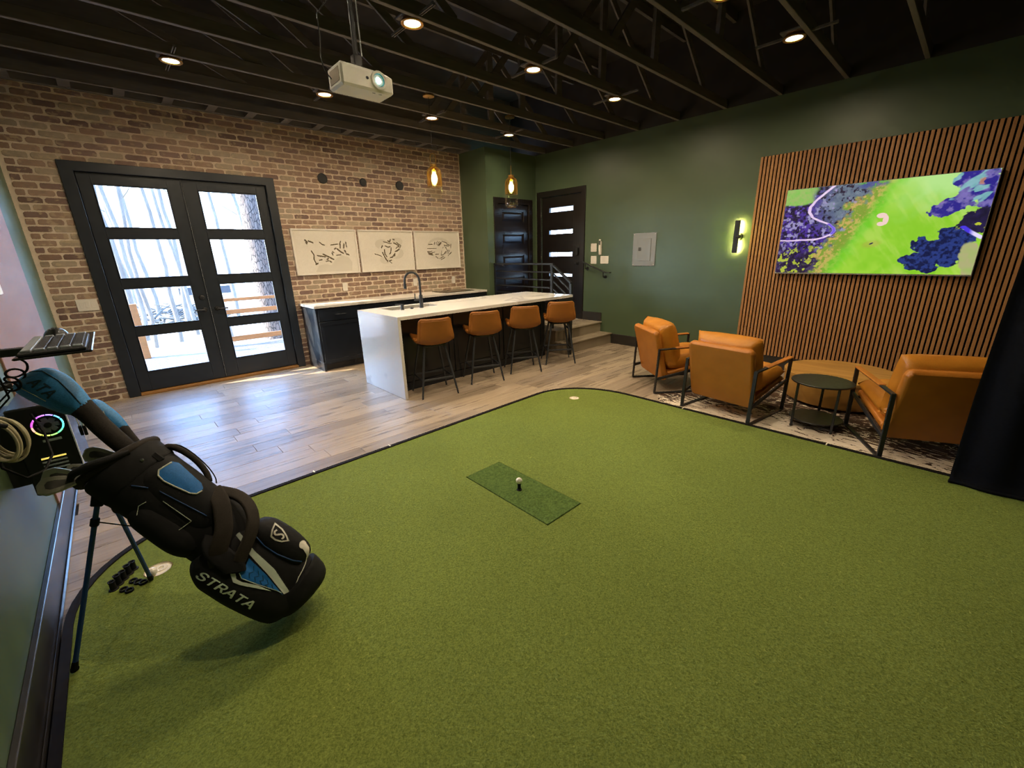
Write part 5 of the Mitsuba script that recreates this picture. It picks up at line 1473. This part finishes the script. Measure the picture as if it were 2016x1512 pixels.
part(wk, 'grey_box', cb(-.50, -.415, 2.16, 2.26, .98, 1.13, .004), 'm_bracket_grey')
part(wk, 'lower_arm', beam((-.445, 2.12, 1.125), (-.34, 2.25, 1.135), .02, .016), 'm_black_metal')
kb = thing('keyboard', 'grey and black computer keyboard on the tray at the left edge', 'keyboard')
put(kb, cb(-.248, -.100, 1.855, 2.22, 1.2812, 1.292, .003), 'm_key_dark')
for r in range(5):
    for c in range(13):
        x, y = -.240 + r * .0275, 1.865 + c * .027
        part(kb, 'key', cb(x, x + .023, y, y + .0235, 1.291, 1.2985, .002), 'm_key_light' if (c in (0, 12) or r in (0,)) else 'm_key_dark')
ms = thing('computer_mouse', 'black dome shaped computer mouse behind the keyboard', 'computer mouse')
hm = trimesh.creation.icosphere(3, 1.0)
hm.vertices = hm.vertices * np.array((.034, .056, .034))
hm.vertices[:, 2] = np.maximum(hm.vertices[:, 2], 0)
put(ms, xf(hm, tr(-.19, 2.285, 1.2812)), 'm_pc_black', True)
part(ms, 'wheel', tube([(-.194, 2.262, 1.312), (-.186, 2.262, 1.312)], .007, 10), 'm_pc_grey', 30)
for i, (p0, p1, p2, p3) in enumerate((((-.445, 2.11, 1.26), (-.38, 2.14, 1.20), (-.33, 2.20, 1.13), (-.38, 2.24, 1.08)), ((-.40, 2.10, 1.26), (-.345, 2.16, 1.22), (-.345, 2.2, 1.10), (-.42, 2.24, 1.02)), ((-.47, 2.08, 1.10), (-.478, 2.06, 1.0), (-.48, 2.10, .93), (-.47, 2.3, .92)))):
    solid('black_cable', tube([p0, p1, p2, p3], .003, 6), 'm_rubber_black', True, 'thin dark cable hanging from the keyboard stand', 'cable', 'thin dark cables under the keyboard stand')
bundle = [(-.345 + .022 * math.cos(t) + .012 * t / 6, 2.25 + .03 * math.sin(t * .7), 1.115 + .02 * math.sin(t) + .004 * t) for t in np.linspace(0, 20, 70)]
solid('black_cable', tube(bundle, .0035, 6), 'm_rubber_black', True, 'tangled bundle of dark cable under the keyboard tray', 'cable')

# ================================================================== OUTSIDE
struct('ground_outside', cat_(pb(-40, 50, YB + .2, 60, -.62, -.50), pb(XG + .2, 50, -20, YB + .2, -.62, -.50)), 'm_leaf_litter')
dk_ = thing('deck', 'weathered wooden deck outside the double door', 'deck')
put(dk_, pb(-2.6, 4.6, 6.76, 9.62, -.20, -.085), 'm_rail_wood')
i = 0
while 6.75 + i * .1465 < 9.6:
    y0 = 6.75 + i * .1465
    part(dk_, 'board', cb(-2.62, 4.62, y0, y0 + .140, -.084, -.055, .003), 'm_deck_wood')
    i += 1
rr2 = thing('deck_railing', 'orange wooden board railing at the far edge of the deck', 'railing')
put(rr2, cb(1.30, 1.39, 9.50, 9.59, -.054, .84, .004), 'm_rail_wood')
part(rr2, 'post', cb(4.4, 4.49, 9.50, 9.59, -.054, .84, .004), 'm_rail_wood')
for z0, z1 in ((.795, .850), (.560, .640), (.04, .135)):
    part(rr2, 'board', cb(1.28, 4.55, 9.455, 9.495, z0, z1, .004), 'm_rail_wood')
rp = solid('deck_post', cb(.135, .232, 9.45, 9.545, -.0545, .875, .005), 'm_rail_wood', False, 'orange wooden post at the deck edge left of the gap in the railing', 'post')


def trunk(x, y, h, r, seed, lean=(0, 0), n=10, k=18):
    r_ = random.Random(seed)
    p = []
    dx = dy = 0
    for i in range(k):
        t = i / (k - 1)
        dx += r_.uniform(-.075, .075) * h / 10
        dy += r_.uniform(-.03, .03) * h / 10
        p.append((x + lean[0] * t * h + dx, y + lean[1] * t * h + dy, -.52 + t * h))
    return np.array(p), np.linspace(r, r * .35, k)


p, rad = trunk(2.62, 11.2, 16, .225, 1, (0.0, 0), 18)
p[:, :2] = (2.62, 11.2)
big = thing('pine_tree', 'thick pine trunk with plated bark just beyond the deck railing', 'tree')
mm = tube(np.c_[np.full(60, 2.62), np.full(60, 11.2), np.linspace(-.52, 14, 60)], np.linspace(.235, .15, 60), 48)
put(big, mm, 'm_pine_bark', True)
TR = [(.213, 13, .062), (.391, 15, .06), (.484, 13.5, .045), (1.092, 20, .07), (1.091, 14, .055), (1.471, 17, .07), (1.546, 15, .05), (2.128, 19, .08), (2.07, 13, .055), (3.102, 18, .07), (4.696, 22, .10), (.70, 26, .09), (-.6, 19, .08)]
for i, (x, y, r) in enumerate(TR):
    r *= 1.1
    k = thing('slender_tree', 'slender bare pale tree trunk in the woods beyond the deck', 'tree', 'slender bare trees beyond the deck')
    p, rad = trunk(x, y, 11 + (i % 4), r, 10 + i, (.022 * ((i * 7) % 5 - 2), .01 * ((i * 3) % 5 - 2)))
    put(k, tube(p, rad, 9), 'm_pale_bark', True)
    r_ = random.Random(50 + i)
    for b in range(7):
        t = r_.randrange(5, 17)
        a = r_.uniform(0, 6.28)
        L = r_.uniform(.5, 1.6)
        q = p[t]
        part(k, 'branch', tube([q, q + np.array((math.cos(a) * L * .5, math.sin(a) * L * .5, L * .35)), q + np.array((math.cos(a) * L, math.sin(a) * L, L * .9))], [rad[t] * .4, rad[t] * .28, .006], 5), 'm_pale_bark', True)
br_ = []
r_ = random.Random(9)
for i in range(90):
    x, y = r_.uniform(.7, 2.6), r_.uniform(17.5, 22)
    a, L = r_.uniform(0, 3.14), r_.uniform(.3, 1.2)
    d = np.array((math.cos(a) * L, math.sin(a) * L, r_.uniform(-.1, .35) * L))
    z = -.47 + r_.uniform(0, .22)
    br_.append(tube([(x, y, z), np.array((x, y, z)) + d * .5 + (0, 0, .05), np.array((x, y, z)) + d], [.035, .028, .012], 5))
solid('brush_heap', cat_(br_), 'm_brush_wood', True, 'heap of fallen grey branches on the ground among the trees', 'brushwood', kind='stuff')
cab_ = thing('cabin', 'pale far building with dark windows seen through the trees', 'building')
put(cab_, pb(1.2, 7.5, 31, 35, -.5, .32), 'm_cabin_siding')
part(cab_, 'roof', hull([(.9, 30.7, .32), (7.8, 30.7, .32), (.9, 35.4, .32), (7.8, 35.4, .32), (.9, 33, .8), (7.8, 33, .8)]), 'm_cabin_siding')
for x0 in (2.75, 4.6):
    wn = part(cab_, 'window', cat_(pb(x0 - .06, x0 + .76, 30.97, 31.0, -.42, .12)), 'm_white_paint')
    part(wn, 'glass', pb(x0, x0 + .7, 30.955, 30.975, -.36, .06), 'm_cabin_glass')
po = thing('porch', 'pale porch roof and posts outside the exterior door with four lites', 'porch')
put(po, pb(XG + .2, 8.4, 3.4, 7.6, 2.42, 2.56), 'm_white_paint')
part(po, 'post', cb(8.15, 8.27, 6.80, 6.92, -.5, 2.42, .004), 'm_white_paint')
part(po, 'post', cb(8.15, 8.27, 3.6, 3.72, -.5, 2.42, .004), 'm_white_paint')
part(po, 'landing', pb(XG + .16, 8.4, 3.4, 7.6, -.5, .33), 'm_cabin_siding')
